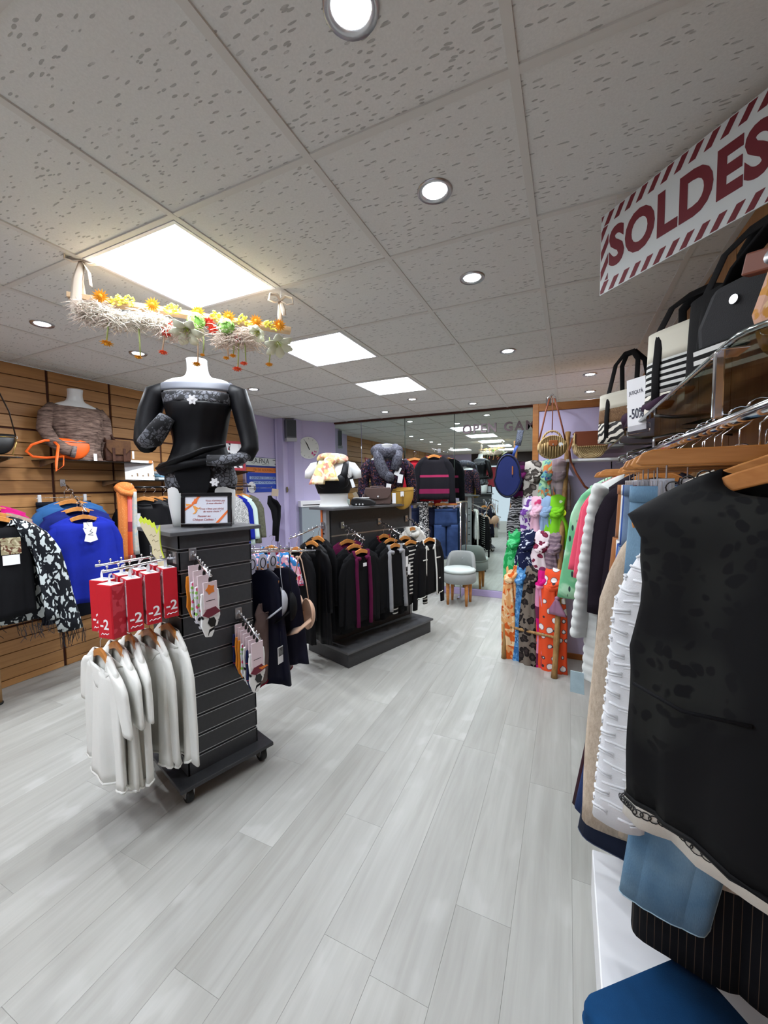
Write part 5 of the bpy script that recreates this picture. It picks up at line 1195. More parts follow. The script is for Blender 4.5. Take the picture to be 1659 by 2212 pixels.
MB().tube([(-.42,0,0),(.42,0,0)],.011,10).build('tube',MT['chrome'],t,True)
for x in (-.40,.40):
    MB().tube([(x,0,0),(x,0,-1.285)],.011,10).build('post',MT['chrome'],t,True); MB().box(x-.02,x+.02,-.13,.13,-1.30,-1.28).build('foot',MT['chrome'],t,bevel=.004)
for k,(lb,mt,x) in enumerate((('dark indigo trousers, left one on the mirror rail',denim('den_m1',(28,36,62)),-.22),('navy trousers, middle one on the mirror rail',fabric('navy_m2',(26,32,56),.9),.02),('blue jeans, right one on the mirror rail',denim('den_m3',(40,60,100)),.20))):
    trousers('hung_trousers',lb,'trousers',(-1.72+x,5.33-.0,1.215),.5,mt,w=.30,length=.72,leg=.16,seed=90+k,clip=True)
t=thing('lace_scarf','black and white speckled scarf hanging on the mirror rail','scarf',(-1.80,5.22,1.28),.3)
sk_=blotch('scarf_speckle',(22,22,26),[(200,200,200)],60,.8)
MB().loft([[ (.055*(1+.3*v)*math.cos(a)+.008*math.sin(5*a+3*v),.035*math.sin(a)+.006*math.cos(6*a),.03-.78*v) for a in [2*PI*k/22 for k in range(22)]] for v in [i/10 for i in range(11)]],True,True,True).build('drape',sk_,t,True)
MB().tube([(-.05,.01,.02),(0,.11,.045),(.05,.01,.02)],.03,8,flat=(1,.6)).build('loop',sk_,t,True)
# upholstered chair
ch=thing('accent_chair','pale grey round upholstered chair with wooden legs by the mirror','chair',(-1.27,5.06,0),.0)
up_=fabric('velvet_grey',(150,154,152),.8,.08); upl=fabric('velvet_pale',(196,206,202),.8,.05)
MB().lathe([(.06,.29),(.205,.29),(.215,.30),(.215,.40),(.20,.42)],40).build('seat_drum',up_,ch,True); MB().lathe([(.20,.42),(.212,.43),(.212,.45),(.19,.468),(.05,.475),(.001,.476)],40).build('seat_cushion',upl,ch,True)
R=[]
for i in range(17):
    a=PI*.12+PI*.76*i/16; e=1-abs(i/8-1)**6
    R.append([(rr_*math.cos(a),rr_*math.sin(a),z) for rr_,z in ((.17,.44),(.17,.44+.19*e+.01),(.185,.465+.19*e+.01),(.215,.46+.19*e+.01),(.222,.44))])
MB().loft(R,True,True,True).build('backrest',up_,ch,True); MB().ball((0,.165,.56),.010,10,6).build('button',up_,ch,True)
for x,y in ((-.12,-.11),(.12,-.11),(-.12,.11),(.12,.11)): MB().lathe([(.016,0),(.022,.15),(.025,.29)],14,T=XF((x,y,0))).build('leg',MT['hanger'],ch,True)
# raised letters on the mirror
lt_=thing('mirror_letters','grey raised letters reading OPEN GAME on the mirror','letters',(-1.33,5.494,2.285))
lm=plain('letter_grey',(112,98,104),.6); xc=0.0
for ch_ in 'OPEN GAME':
    if ch_==' ': xc+=.075; continue
    me=text_mesh(ch_,.16,.028,.006,'LEFT'); xs=[v.co.x for v in me.vertices]; w=max(xs)-min(xs)
    me.transform(Matrix.Translation((xc-min(xs),-.010,0))@UP); me.materials.clear(); me.materials.append(lm); link('letter',me,lt_); xc+=w+.022
# ================================================================== BAMBOO LADDER WITH SCARVES
LF=Vector((-.497,3.572,0)); LT=Vector((-.43,3.745,1.92)); RF=Vector((-.079,3.352,0)); RT=Vector((-.012,3.74,1.97))
ld=thing('bamboo_ladder','bamboo ladder leaning on the lilac partition, hung with scarves','ladder',(0,0,0))
bam=heather('bamboo',(132,98,58),(176,138,90),14,(3,3,.7),.5)
def bamboo(a,b,r,name,n=7):
    P=[];Q=[]
    for i in range(n*4+1):
        t=i/(n*4); P.append(a.lerp(b,t)+Vector((.003*math.sin(t*9),.003*math.cos(t*7),0))); Q.append(r*(1.0+(.16 if i%4==0 else 0)-.12*t))
    return MB().tube(P,Q,12).build(name,bam,ld,True)
bamboo(LF,LT,.0195,'side_pole'); bamboo(RF,RT,.0215,'side_pole')
def rung_ends(tl,tr): return LF.lerp(LT,tl),RF.lerp(RT,tr)
RG=[(.885,.868),(.735,.715),(.590,.560),(.435,.415),(.150,.155)]
for tl,tr in RG:
    a,b=rung_ends(tl,tr); bamboo(a,b,.0125,'rung',3)
la=math.atan2((RF-LF).y,(RF-LF).x)
def sc(row,u,label,mat,L,w,seed,**k):
    a,b=rung_ends(*RG[row]); p=a.lerp(b,u); d=b-a; 
    return scarf_on_rung(label,tuple(p),math.atan2(d.y,d.x),mat,L,w,seed=seed,**k)
mauve=bands('scarf_plumblack',[(0,(44,14,40)),(.3,(100,26,84)),(.6,(50,16,46)),(.8,(84,24,72))],.16,2)
sc(0,.13,'plum and black scarf on the top rung, far left',mauve,.36,0.109,1)
sc(0,.40,'wide grey and black leopard scarf on the top rung',leopard('scarf_leo_grey',(186,180,172),(64,58,54),(112,104,98),15),.32,0.178,2,th=.09)
sc(0,.665,'teal, navy and orange printed scarf on the top rung',blotch('scarf_teal',(96,150,150),[(40,70,130),(200,120,70),(150,190,150)],11,1.4),.34,0.098,3)
sc(0,.87,'mauve grey checked scarf on the top rung, far right',plaid('scarf_mauve',(150,132,138),(120,104,112),(180,164,166)),.35,0.132,4)
sc(1,.11,'black and grey zebra scarf on the second rung, far left',zebra('scarf_bw',(30,30,34),(150,150,152),14,9),.36,0.115,5)
sc(1,.31,'white and violet scarf on the second rung',blotch('scarf_violet',(222,214,228),[(112,64,150)],13,1.6),.36,0.098,6)
sc(1,.50,'pale pink scarf with a red knot on the second rung',blotch('scarf_pink',(234,186,206),[(206,60,110)],7,.6,thr=.60),.36,0.098,7)
sc(1,.69,'powder blue scarf on the second rung',fabric('scarf_powder',(150,178,214),.85,.15),.36,0.092,8)
sc(1,.885,'lime green scarf on the second rung, far right',blotch('scarf_lime',(126,200,40),[(224,238,200)],8,1.0,thr=.62),.37,0.132,9)
sc(2,.11,'emerald green scarf on the third rung, far left',blotch('scarf_emerald',(34,156,82),[(90,196,130)],16,1.2),.38,0.121,10)
sc(2,.37,'navy scarf with white splashes on the third rung',blotch('scarf_navy',(22,28,64),[(206,210,224)],20,1.4,thr=.585),.38,0.144,11)
sc(2,.65,'white scarf with wine red leopard spots on the third rung',leopard('scarf_wine',(232,214,220),(112,28,56),(140,50,76),17,r=(.2,.3,.42)),.40,0.132,12)
sc(2,.89,'mauve grey satin scarf on the third rung, far right',zebra('scarf_taupe',(112,90,104),(146,122,132),8,6),.40,0.103,13)
sc(3,.10,'orange and peach floral scarf on the fourth rung, far left',blotch('scarf_orange2',(232,168,108),[(214,96,36),(240,206,160)],9,1.3),.86,0.115,14)
sc(3,.30,'mid blue mottled scarf on the fourth rung',blotch('scarf_blue',(82,142,198),[(130,178,220),(56,108,164)],22,1.2),.86,0.098,15)
sc(3,.50,'dark brown leopard scarf on the fourth rung',leopard('scarf_leo_dark',(120,108,98),(34,28,28),(58,48,46),16),.86,0.132,16,th=.08)
sc(3,.70,'magenta and plum scarf on the fourth rung',bands('scarf_magenta',[(0,(206,24,120)),(.30,(112,40,76)),(.55,(232,150,186))],.40,2,.3),.74,0.075,17)
fan=NT('scarf_fans',.85)
v=fan.coord(scale=(1,.35,1)); f=fan.voro(v,12.5,rand=.45); col=fan.ramp(f.outputs['Distance'],[(0,(30,26,30)),(.10,(30,26,30)),(.13,(240,232,230)),(.36,(206,196,204)),(.39,(60,40,44)),(.42,(238,80,32)),(1,(238,80,32))],'CONSTANT'); fan.color(col)
sc(3,.90,'orange red scarf with white fan motifs on the fourth rung, far right',fan.m,.86,0.167,18,th=.09,tagp=True)
t=thing('satin_bow','small mauve satin scarf tied to the right ladder pole','scarf',tuple(RF.lerp(RT,.30)+Vector((.0,-.02,0))),la)
sm_=plain('satin_mauve',(150,104,130),.25)
MB().ball((0,-.02,.03),.02,10,6).build('knot',sm_,t,True)
for q in (-1,1): MB().loft([[((.006+.05*v_)*math.cos(a)+q*.03*v_,-.025+.018*math.sin(a)+.004*math.sin(5*a),.03-.13*v_) for a in [2*PI*k/14 for k in range(14)]] for v_ in (0,.2,.5,.8,1)],True,True,True).build('tail',sm_,t,True)
t=thing('sale_sticker','neon yellow sticker on the right ladder pole','sticker',tuple(RF.lerp(RT,.66)+Vector((.0,-.026,0))),la)
MB().lathe([(.026,-.001),(.026,.001)],20,T=XF((0,0,0),0,PI/2)).build('disc',plain('neon',(214,226,30),.6),t); MB().box(-.026,.0,-.0025,-.0012,-.02,.02).build('orange_edge',plain('neon_orange',(236,160,40),.6),t)
# ---- straw bags
straw=NT('straw_weave',.9,spec=.15); v=straw.coord(); wv=straw.node('ShaderNodeTexWave',wave_type='BANDS',bands_direction='X',_Scale=22.0,_Distortion=.6); straw.link(v,wv.inputs['Vector']); w2=straw.noise(v,180,2)
straw.color(straw.mix(straw.math('MULTIPLY',wv.outputs['Fac'],w2.outputs[0]),lin((150,122,80)),lin((222,198,150)))); straw.bump(wv.outputs['Fac'],.5,.006); straw=straw.m
tan_=plain('tan_leather',(150,84,40),.5); tan2=plain('saddle_leather',(116,58,34),.5)
t=thing('round_straw_bag','round straw handbag with cut out handle hung over the ladder','handbag',(-.125,3.50,1.745),.2,'straw bags'); R=[]
out=[(.105*math.cos(a),.09*math.sin(a)+.085) for a in [2*PI*k/40 for k in range(40)]]
R=[[(x*s_*1.0,y,z0+(z-.085)*s_+.0) for x,z in out for z0 in (.085,)] for y,s_ in ((-.042,.90),(-.046,.97),(-.03,1.03),(.03,1.03),(.046,.97),(.042,.90))]
MB().loft(R,True,True,True).build('body',straw,t,True)
for k in range(9): 
    x=-.08+.02*k; h=math.sqrt(max(0,1-(x/.098)**2))*.083
    MB().tube([(x,-.048,.085-h),(x,-.052,.085),(x,-.048,.085+h*.45)],.0075,6).build('rib',straw,t,True)
MB().tube([(.075*math.cos(a),0,.125+.088*math.sin(a)) for a in [PI*k/14 for k in range(15)]],.008,8).build('handle',straw,t,True)
MB().prism([(-.032,.135),(-.035,.10),(-.02,.088),(.02,.088),(.035,.10),(.032,.135)],-.060,-.053).build('flap_tab',tan_,t,bevel=.003); MB().ball((0,-.061,.102),.006,8,5).build('stud',MT['steel'],t,True)
MB().prism([(.055+.018*math.cos(a),.10+.018*math.sin(a)) for a in [2*PI*k/6 for k in range(6)]],-.057,-.053).build('price_tag',MT['paper'],t)
for s,m_ in ((-1,-1),(1,1)): MB().tube([(s*.100,0,.13),(s*.075,.0,.24),(s*.045,.02,.38),(s*.018,.03,.475)],.0065,6,flat=(1,.4)).build('strap',tan2,t,True)
MB().tube([(.004,.03,.20),(.006,.03,.36),(.002,.03,.48)],.004,6,flat=(1,.4)).build('strap_tail',tan2,t,True)
MB().tube([(-.032,.04,.45),(-.03,.04,.485),(0,.045,.51),(.03,.04,.485),(.034,.04,.455)],.004,8).build('hook_ring',MT['steel'],t,True)
h=thing('bag_hook','chrome ladder hook holding the straw bag strap','hook',(-.123,3.555,2.255),.2); MB().tube([(0,.0,.0),(0,.03,.012),(0,.10,-.005),(0,.232,-.012)],.004,8).build('arm',MT['chrome'],h,True); MB().box(-.02,.02,.228,.234,-.04,.02).build('plate',MT['steel'],h)
t=thing('partition_shelf','small white shelf on the lilac partition','shelf',(.16,3.80,1.715)); MB().box(-.18,.22,-.26,0,0,.018).build('board',MT['whitepl'],t,bevel=.002)
for x in (-.12,.16): MB().prism([(0,0),(-.18,0),(0,-.06)],-.004,.004,T=XF((x,0,0),-PI/2)).build('bracket',MT['steel'],t)
t=thing('saddle_straw_bag','straw saddle bag with brown leather flap on the small white shelf','handbag',(.15,3.63,1.734),.12,'straw bags')
out=[(-.118,.20),(-.125,.11),(-.11,.05),(-.07,.012),(0,.0),(.07,.012),(.11,.05),(.125,.11),(.118,.20)]
sw_=NT('straw_spiral',.9,spec=.15); v=sw_.coord(scale=(1,.2,1),loc=(0,0,-.09)); wv=sw_.node('ShaderNodeTexWave',wave_type='RINGS',rings_direction='Y',_Scale=26.0,_Distortion=.3); sw_.link(v,wv.inputs['Vector']); sw_.color(sw_.mix(wv.outputs['Fac'],lin((146,118,78)),lin((216,192,146)))); sw_.bump(wv.outputs['Fac'],.6,.006); sw_=sw_.m
MB().prism(out,-.065,.065).build('body',sw_,t,bevel=.014); MB().prism([(-.12,.205),(-.122,.12),(-.095,.095),(.095,.095),(.122,.12),(.12,.205)],-.078,-.066).build('flap',tan2,t,bevel=.005); MB().box(-.12,.12,-.078,.066,.203,.213).build('flap_top',tan2,t,bevel=.004)
MB().tube([(-.122,-.08,.20),(-.123,-.08,.12),(-.096,-.08,.093),(.096,-.08,.093),(.123,-.08,.12),(.122,-.08,.20)],.0055,6).build('braided_edge',straw,t,True)
MB().tube([(-.12,.03,.17),(-.15,.0,.08),(-.15,-.10,-.02),(-.11,-.13,-.12),(-.05,-.13,-.22),(.02,-.12,-.27)],.009,6,flat=(1,.35)).build('strap',tan2,t,True)
# ---- navy backpack hanging on the left pole
t=thing('navy_backpack','navy rounded backpack hanging from the left ladder pole','backpack',(-.475,3.60,1.42),.05)
nb=fabric('navy_canvas',(36,46,98),.85,.12)
out=[(.115*math.cos(a)*(1.05 if math.sin(a)<0 else .92),.19+.19*math.sin(a)) for a in [2*PI*k/30 for k in range(30)]]
MB().prism(out,-.05,.05).build('body',nb,t,bevel=.025); MB().tube([(x*.93,-.052,z*.93+.013) for x,z in out],.004,6,closed=True).build('zip',MT['blackpl'],t,True); MB().box(.035,.045,-.060,-.054,.20,.27).build('zip_pull',tan_,t)
MB().tube([(.04,0,.36),(.06,0,.42),(.075,.02,.45)],.012,8,flat=(1,.35)).build('strap',plain('strap_blue',(60,90,170),.6),t,True); MB().tube([(.075,.02,.45),(.085,.03,.50),(.098,.04,.58)],.026,10,flat=(1,.35)).build('woven_strap',cells('strap_weave',(120,126,140),(28,30,44),70,.08),t,True)
# ================================================================== RIGHT WALL: SHELF, RAIL, CLOTHES
RX,RZ=.33,1.676
t=thing('glass_shelf','tinted glass shelf above the right hand clothes rail','shelf',(.43,2.2,1.775))
out=[]
x0,x1,y0,y1=-.18,.175,-1.42,1.50
out=[(x1,y0),(x0+.10,y0)]+[(x0+.10-.10*math.sin(a),y0+.10-.10*math.cos(a)) for a in [PI/2*k/8 for k in range(1,9)]]+[(x0,y1),(x1,y1)]
m=MB(); n=len(out); m.add([(x,y,0) for x,y in out]+[(x,y,.010) for x,y in out],[tuple(range(n)),tuple(range(2*n-1,n-1,-1))]+[(i,(i+1)%n,(i+1)%n+n,i+n) for i in range(n)])
sg=NT('smoked_glass',.03); sg.color((120,128,118)); sg.b.inputs['Transmission Weight'].default_value=1; sg.b.inputs['IOR'].default_value=1.2; m.build('pane',sg.m,t)
MB().tube([(x,y,.005) for x,y in out[1:-1]],.0055,6).build('polished_edge',plain('edge_steel',(150,158,156),.15,.9),t,True)
for y in (-1.1,-.1,.9,1.4): MB().prism([(0,-.008),(.17,-.008),(.17,-.05)],-.008,.008,T=XF((x1-.17,y,0))).build('bracket',plain('bracket_dark%d'%int(y*10),(60,60,58),.35,.6),t)
t=thing('clothes_rail','long chrome clothes rail along the right wall','rail',(RX,.3,RZ))
MB().tube([(0,0,0),(0,3.15,0)],.0145,14).build('tube',MT['chrome'],t,True)
for y in (.15,1.75,2.6,3.05): MB().tube([(0,y,.012),(0,y,.05),(.06,y,.062),(.279,y,.062)],.008,8).build('bracket',MT['steel'],t,True)
# extra empty hooks bunched on the rail are the hooks of the hangers below
def rk(name,label,y,mat,cat='clothing',x=RX,z=None,turn=0,**k):
    k.setdefault('thick',.03); k.setdefault('sth',.03)
    return top(name,label,cat,(x,y,(RZ-.098) if z is None else z),turn,mat,group='clothes on the right hand rail',hgroup='wooden hangers on the right hand rail',out_r=-.03,**k)
def rt_(name,label,y,mat,turn=0,x=RX,**k):
    return trousers(name,label,'trousers',(x,y,RZ-.145),turn,mat,group='trousers on the right hand rail',**k)
# far end
mint=NT('mint_camo',.8); v=mint.coord(scale=(1,1,1)); n1=mint.noise(v,7,2,.5,.8); dsh=mint.voro(mint.coord(scale=(1,1,.35),rot=(0,.7,0)),24)
mint.color(mint.mix(mint.ramp(dsh.outputs['Distance'],[(.16,WHT),(.2,BLK)]),mint.ramp(n1.outputs[0],[(.42,(112,190,140)),(.5,(146,206,162)),(.6,(176,222,186))]),lin((40,52,60)))); mint=mint.m
rt_('green_trousers','bright green trousers hanging lowest at the far end of the right rail',3.05,fabric('green_twill',(48,172,80),.85),w=.34,length=1.26,leg=.2,seed=101,turn=-.25)
rk('mint_tunic','mint tunic with dark printed hem at the far end of the right rail',2.93,mint,sw=.40,length=.98,hem=.50,sl=.62,out=.10,seed=102,turn=-.25,stop=.12,cuff=.09,hemband=fabric('mint_hem',(110,206,140),.8))
rk('mint_jacket','mint print jacket in front of the mint tunic',2.80,mint,sw=.42,length=.80,hem=.48,sl=.74,out=.13,seed=103,turn=-.2,stop=.14,cuff=.10)
rt_('green_shorts','vivid green trousers clipped high behind the pink cardigans',2.62,fabric('green_vivid',(62,186,70),.85),w=.34,length=.80,leg=.18,seed=104,turn=-.1)
pk=fabric('coral_pink',(236,84,112),.85,.08)
rk('pink_cardigan','coral pink cardigan, farther of the two',2.50,pk,'cardigan',sw=.40,length=.56,hem=.46,sl=.50,out=.12,seed=105,turn=-.4,trim=pk)
rk('pink_cardigan','coral pink cardigan, nearer of the two',2.38,pk,'cardigan',sw=.42,length=.66,hem=.48,sl=.52,out=.08,seed=106,turn=-.4,trim=pk)
# quilted white coat
def puffer(label,y,mat):
    t=thing('quilted_coat',label,'coat',(RX-.02,y,RZ-.098),-.45,'clothes on the right hand rail'); q=.047
    def qr(z): return .011*abs(math.sin(PI*(z)/q))**.6
    m,R=gmesh(.42,1.02,.50,.045,.17,.05,.012,.06,0,4,.004,7,nv=100)
    for r in R[6:]:
        for i,(x,y_,z) in enumerate(r): f=qr(z); L=math.hypot(x/.22,y_/.05)+1e-6; r[i]=(x+f*(x/.22)/L,y_+f*(y_/.05)/L,z)
    MB().loft(R).build('body',mat,t,True,solid=.004)
    for s in (-1,1):
        P=[];Q=[]
        for i in range(73):
            v=i/72; z=-.055-.74*v; P.append((s*(.165+(.10 if s<0 else .02)*v**.7),-.01,z)); Q.append(.056-.004*v+qr(z)*.8)
        MB().tube(P,Q,16,flat=(1.45,.62)).build('sleeve',mat,t,True)
    hanger('wooden hanger inside the white quilted coat',(RX-.02,y,RZ-.093),-.45,.40,'wooden hangers on the right hand rail')
    MB().prism([(-.03,0),(.03,0),(.035,-.11),(-.03,-.11)],-.002,.002,T=XF((-.26,-.05,-.98),.3)).build('ribbon_label',fabric('pale_blue_label',(190,214,222),.8),t)
puffer('white quilted long coat in the middle of the right rail',2.10,fabric('quilt_white',(216,218,214),.6,.05,bump=.1))
rk('black_coat','long black coat behind the white quilted coat',1.98,fabric('black_plum',(30,22,32),.9),'coat',sw=.38,length=1.12,hem=.48,sl=.6,out=.06,seed=108,turn=-.55)
rt_('tan_trousers','tan brown trousers on the right rail',1.86,fabric('tan_twill',(156,98,52),.85),w=.31,length=1.05,leg=.20,seed=109,turn=-.5,lean=-.05,seam=plain('tan_seam',(190,140,90),.8))
rt_('white_trousers','white trousers beside the tan pair',1.77,fabric('white_twill',(220,220,218),.85),w=.30,length=1.0,leg=.18,seed=110,turn=-.5)
rt_('blue_jeans','mid blue jeans with pale seams on the right rail',1.66,denim('den_mid',(34,62,122)),w=.31,length=1.08,leg=.20,seed=111,turn=-.45,lean=-.05,seam=plain('seam_pale',(170,186,210),.8))
rt_('grey_jeans','grey blue jeans on the right rail',1.60,denim('den_grey',(84,102,126)),w=.31,length=1.06,leg=.19,seed=112,turn=-.4,lean=-.04)
rt_('velvet_trousers','wine velvet trousers reaching lowest between the jeans',1.50,fabric('wine_velvet',(52,16,30),.6),w=.30,length=1.22,leg=.25,seed=113,turn=-.35,x=RX+.01,lean=-.11)
rt_('navy_jeans','navy jeans beside the wine velvet trousers',1.40,denim('den_navy',(24,40,78)),w=.30,length=1.16,leg=.24,seed=114,turn=-.35,x=RX+.01,lean=-.11)
rt_('dark_jeans','dark indigo jeans with the lowest hem at the front of the rail',1.205,denim('den_dark',(20,28,48)),w=.34,length=1.06,leg=.22,seed=115,turn=-.3,x=RX-.0,lean=-.09,seam=plain('seam_indigo',(44,56,84),.8))
rt_('pinstripe_trousers','black trousers with fine tan pinstripes at the front right',1.15,bands('pinstripe',[(0,(16,16,20)),(.86,(92,76,62)),(.93,(16,16,20))],.0165,0),w=.36,length=1.22,leg=.24,seed=116,turn=-.25,x=RX+.06)
lj=denim('den_light',(86,122,152),(132,164,186))
rt_('light_jeans','faded light blue jeans with clip hanger at the front of the rail',1.10,lj,w=.385,length=1.06,leg=.165,gap=-.095,lean=-.105,seed=117,turn=-.22,seam=plain('seam_light',(158,186,200),.8))
bei=heather('knit_oat',(178,160,140),(208,192,172),120,(1,1,.4),stops=(.3,.7))
rk('oat_cardigan','long oatmeal knit cardigan behind the white textured jacket',1.17,bei,'cardigan',x=RX+.025,z=RZ-.15,drop=.09,sw=.37,length=.94,hem=.42,sl=.86,out=.055,seed=118,turn=-.16,stop=.15,cuff=.14,sth=.05,thick=.04)
wt=rk('textured_jacket','white jacket with raised ridge texture at the front of the right rail',1.01,fabric('white_text',(228,229,232),.85,.04),'jacket',x=RX+.035,drop=.09,sw=.36,length=.70,hem=.42,sl=.72,out=.07,seed=119,turn=-.20,stop=.135,cuff=.10,sth=.055,thick=.04,z=RZ-.15)
rdg=MB(); rr=random.Random(4)
sv=sleeve_mesh(-1,.36,.09,.81,.135,.10,.07,.055,118).v
for k in range(27):
    v=.06+.93*k/27; i=v*12; i0=int(i); f=i-i0; ring=[tuple(a*(1-f)+b*f for a,b in zip(sv[i0*16+j],sv[min(12,i0+1)*16+j])) for j in range(16)]
    c=[sum(p[d] for p in ring)/16 for d in range(3)]
    ring=[(c[0]+(p[0]-c[0])*1.05,c[1]+(p[1]-c[1])*1.08,p[2]-.004*math.sin(j+k)) for j,p in enumerate(ring)]
    st=(k%2)*2
    for s in range(st,16,4):
        seg=[ring[(s+q)%16] for q in range(4)]
        rdg.tube(seg,.0032,5); rdg.tube([(x,y,z-.007) for x,y,z in seg[1:]],.0026,5)
_,RB=gmesh(.36,.70,.42,.04,.17,.07,.012,.09,0,6,.010,119)
for i in range(6,18):
    for h in (0,.5):
        a,b=RB[i],RB[i+1]; ring=[tuple(p*(1-h)+q*h for p,q in zip(u,v)) for u,v in zip(a,b)]
        for s in range((i%2)*2,44,5): rdg.tube([(x*1.012,y*1.06,z) for x,y,z in [ring[(s+q)%44] for q in range(4)]],.0028,5)
o=rdg.build('ridges',bpy.data.materials['white_text'],wt,True); o['kind']='stuff'
bl_=rk('chain_blouse','cream blouse with a black chain trim showing under the black jacket',.925,fabric('cream_crepe',(222,216,204),.8,.04),'blouse',sw=.36,length=.765,hem=.44,sleeve=None,seed=120,turn=-.42,thick=.045,z=RZ-.115)
_,RB=gmesh(.36,.765,.44,.045,.17,.07,.012,.06,0,6,.010,120)
cm=MB()
for j in range(44):
    a=Vector(RB[-1][j]); b=Vector(RB[-1][(j+1)%44]); u=(b-a).normalized(); n_=Vector((u.y,-u.x,0))
    for h in (.0,.5):
        c=a.lerp(b,h)+Vector((0,0,.035))+n_*.004*(1 if a.x>-9 else 0)
        cm.tube([tuple(c+u*(.010*math.cos(q))+Vector((0,0,.008*math.sin(q)))) for q in [2*PI*k/10 for k in range(10)]],.0013,4,closed=True)
o=cm.build('chain_trim',MT['blackpl'],bl_,True); o['kind']='stuff'
for k,(x,z) in enumerate(((-.095,-.012),(-.12,-.022),(-.145,-.032))): MB().tube([(x+.012*math.cos(q),-.022,z+.012*math.sin(q)) for q in [2*PI*j/12 for j in range(12)]],.0016,5,closed=True).build('chain_ring',MT['blackpl'],bl_,True)
# nearest: black jacket with faded animal print
bj=NT('black_animal_print',.7,spec=.2); v=bj.coord(); d=bj.noise(v,16,2); vv=bj.node('ShaderNodeVectorMath',operation='MULTIPLY_ADD'); bj.link(d.outputs['Color'],vv.inputs[0]); vv.inputs[1].default_value=(.06,.06,.06); bj.link(v,vv.inputs[2])
f=bj.voro(vv.outputs[0],36); gate=bj.ramp(bj.noise(v,4.0,2).outputs[0],[(.50,BLK),(.66,WHT)])
bj.color(bj.mix(bj.math('MULTIPLY',bj.ramp(f.outputs['Distance'],[(.36,BLK),(.46,WHT)]),gate),lin((8,8,11)),lin((34,35,33)))); bj=bj.m
jk=rk('black_jacket','black sleeveless jacket with faded animal print, nearest on the right',.845,bj,'jacket',sw=.48,length=.66,hem=.42,armhole=.03,sleeve=None,seed=121,turn=-.44,thick=.07,neck=.19,nf=.05,hw=.47,z=RZ-.115,folds=4,amp=.014,waist=.42,drop=.085,hemband=bj)
MB().tube([(-.20,-.075,-.40),(-.12,-.088,-.415),(-.03,-.090,-.40)],.005,6,flat=(1,.6)).build('pocket_edge',MT['black'],jk,True)
hanger('second wooden hanger showing behind the black jacket hanger',(RX+.05,.905,RZ-.085),-.36,.42,'wooden hangers on the right hand rail')
clip_hanger('empty wooden clip hanger in front of the light jeans',(RX,1.0,RZ-.083),-.1,.40,'wooden clip hangers on the right hand rail')
for k,y in enumerate((1.26,1.34,2.30,2.72)): clip_hanger('wooden clip hanger without clothes, %s on the right rail'%['first','second','third','fourth'][k],(RX,y,RZ-.083),-.1-.05*k,.38,'wooden clip hangers on the right hand rail')
# ---- bags on the glass shelf
zb=zebra('tote_zebra',(30,26,24),(226,220,206),9,7,(0,.5,.3)); jute=cells('tote_jute',(92,66,46),(150,118,86),90,.10); cream=plain('tote_cream',(226,222,204),.7); webb=fabric('webbing_black',(20,19,20),.85)
def tote(label,loc,rz,w,h,d,mats,handle=.24,hx=.09,group='totes on the glass shelf',hm=None):
    t=thing('tote_bag',label,'tote bag',loc,rz,group)
    z=0
    for nm,mt,fr,bul in mats:
        z1=z+h*fr; R=[]
        for i in range(5):
            v=i/4; zz=z+(z1-z)*v; g=1+bul*math.sin(v*PI)-.10*(zz/h)
            R.append([(w/2*(1-.04*zz/h)*sp(math.cos(a),.45),d/2*g*sp(math.sin(a),.5),zz) for a in [2*PI*k/32 for k in range(32)]])
        MB().loft(R,True,z==0,False).build(nm,mt,t,True,solid=.004); z=z1
    for s in (-1,1):
        MB().tube([(-hx,s*d*.52,h*.08),(-hx,s*d*.53,h*.5),(-hx,s*d*.42,h*1.0),(-hx*.8,s*d*.2,h+handle*.75),(-hx*.3,s*.01,h+handle),(hx*.3,s*.01,h+handle),(hx*.8,s*d*.2,h+handle*.75),(hx,s*d*.42,h),(hx,s*d*.53,h*.5),(hx,s*d*.52,h*.08)],.016,8,flat=(.18,1) if False else (1,.16)).build('handle',hm or webb,t,True)
    return t
t1=tote('zebra, jute and cream tote bag at the far end of the glass shelf',(.315,2.78,1.787),-.80,.36,.29,.13,[('zebra_base',zb,.40,.05),('jute_band',jute,.28,.03),('cream_top',cream,.32,.0)],.22)
MB().box(-.03,.03,-.002,.002,-.10,0,T=XF((.10,-.075,.27),0,0,.2)).build('price_tag',MT['paper'],t1); MB().prism([(-.03,.0),(.03,.0),(.03,.05),(-.01,.04)],-.003,.001,T=XF((.10,-.077,.26))).build('orange_tag',plain('tag_orange',(226,110,50),.6),t1)
t1=tote('black, white and dashed print tote in the middle of the glass shelf',(.40,1.74,1.787),-.85,.34,.30,.13,[('zebra_base',zb,.25,.05),('dashed_band',bands('dash_bw',[(0,(30,30,30)),(.5,(220,220,216))],.022,2),.40,.03),('cream_top',cream,.35,0)],.10,.10)
tote('plain black shopper leaning on the oak panels',(.44,1.36,1.787),-1.1,.40,.28,.12,[('body',webb,1.0,.03)],.12,.11)
t=thing('plum_scarf','dark plum scarf folded along the shelf edge','scarf',(.285,1.98,1.787),PI/2+.03)
pl=fabric('plum_soft',(56,34,54),.9)
MB().tube([(-.36,0,.03),(-.2,-.005,.035),(0,.01,.045),(.2,0,.04),(.36,.01,.03)],[.025,.035,.04,.036,.02],12,flat=(1,.7)).build('fold',pl,t,True); MB().tube([(.1,-.01,.05),(.3,.02,.06),(.42,.01,.03)],[.02,.03,.016],10).build('end',pl,t,True)
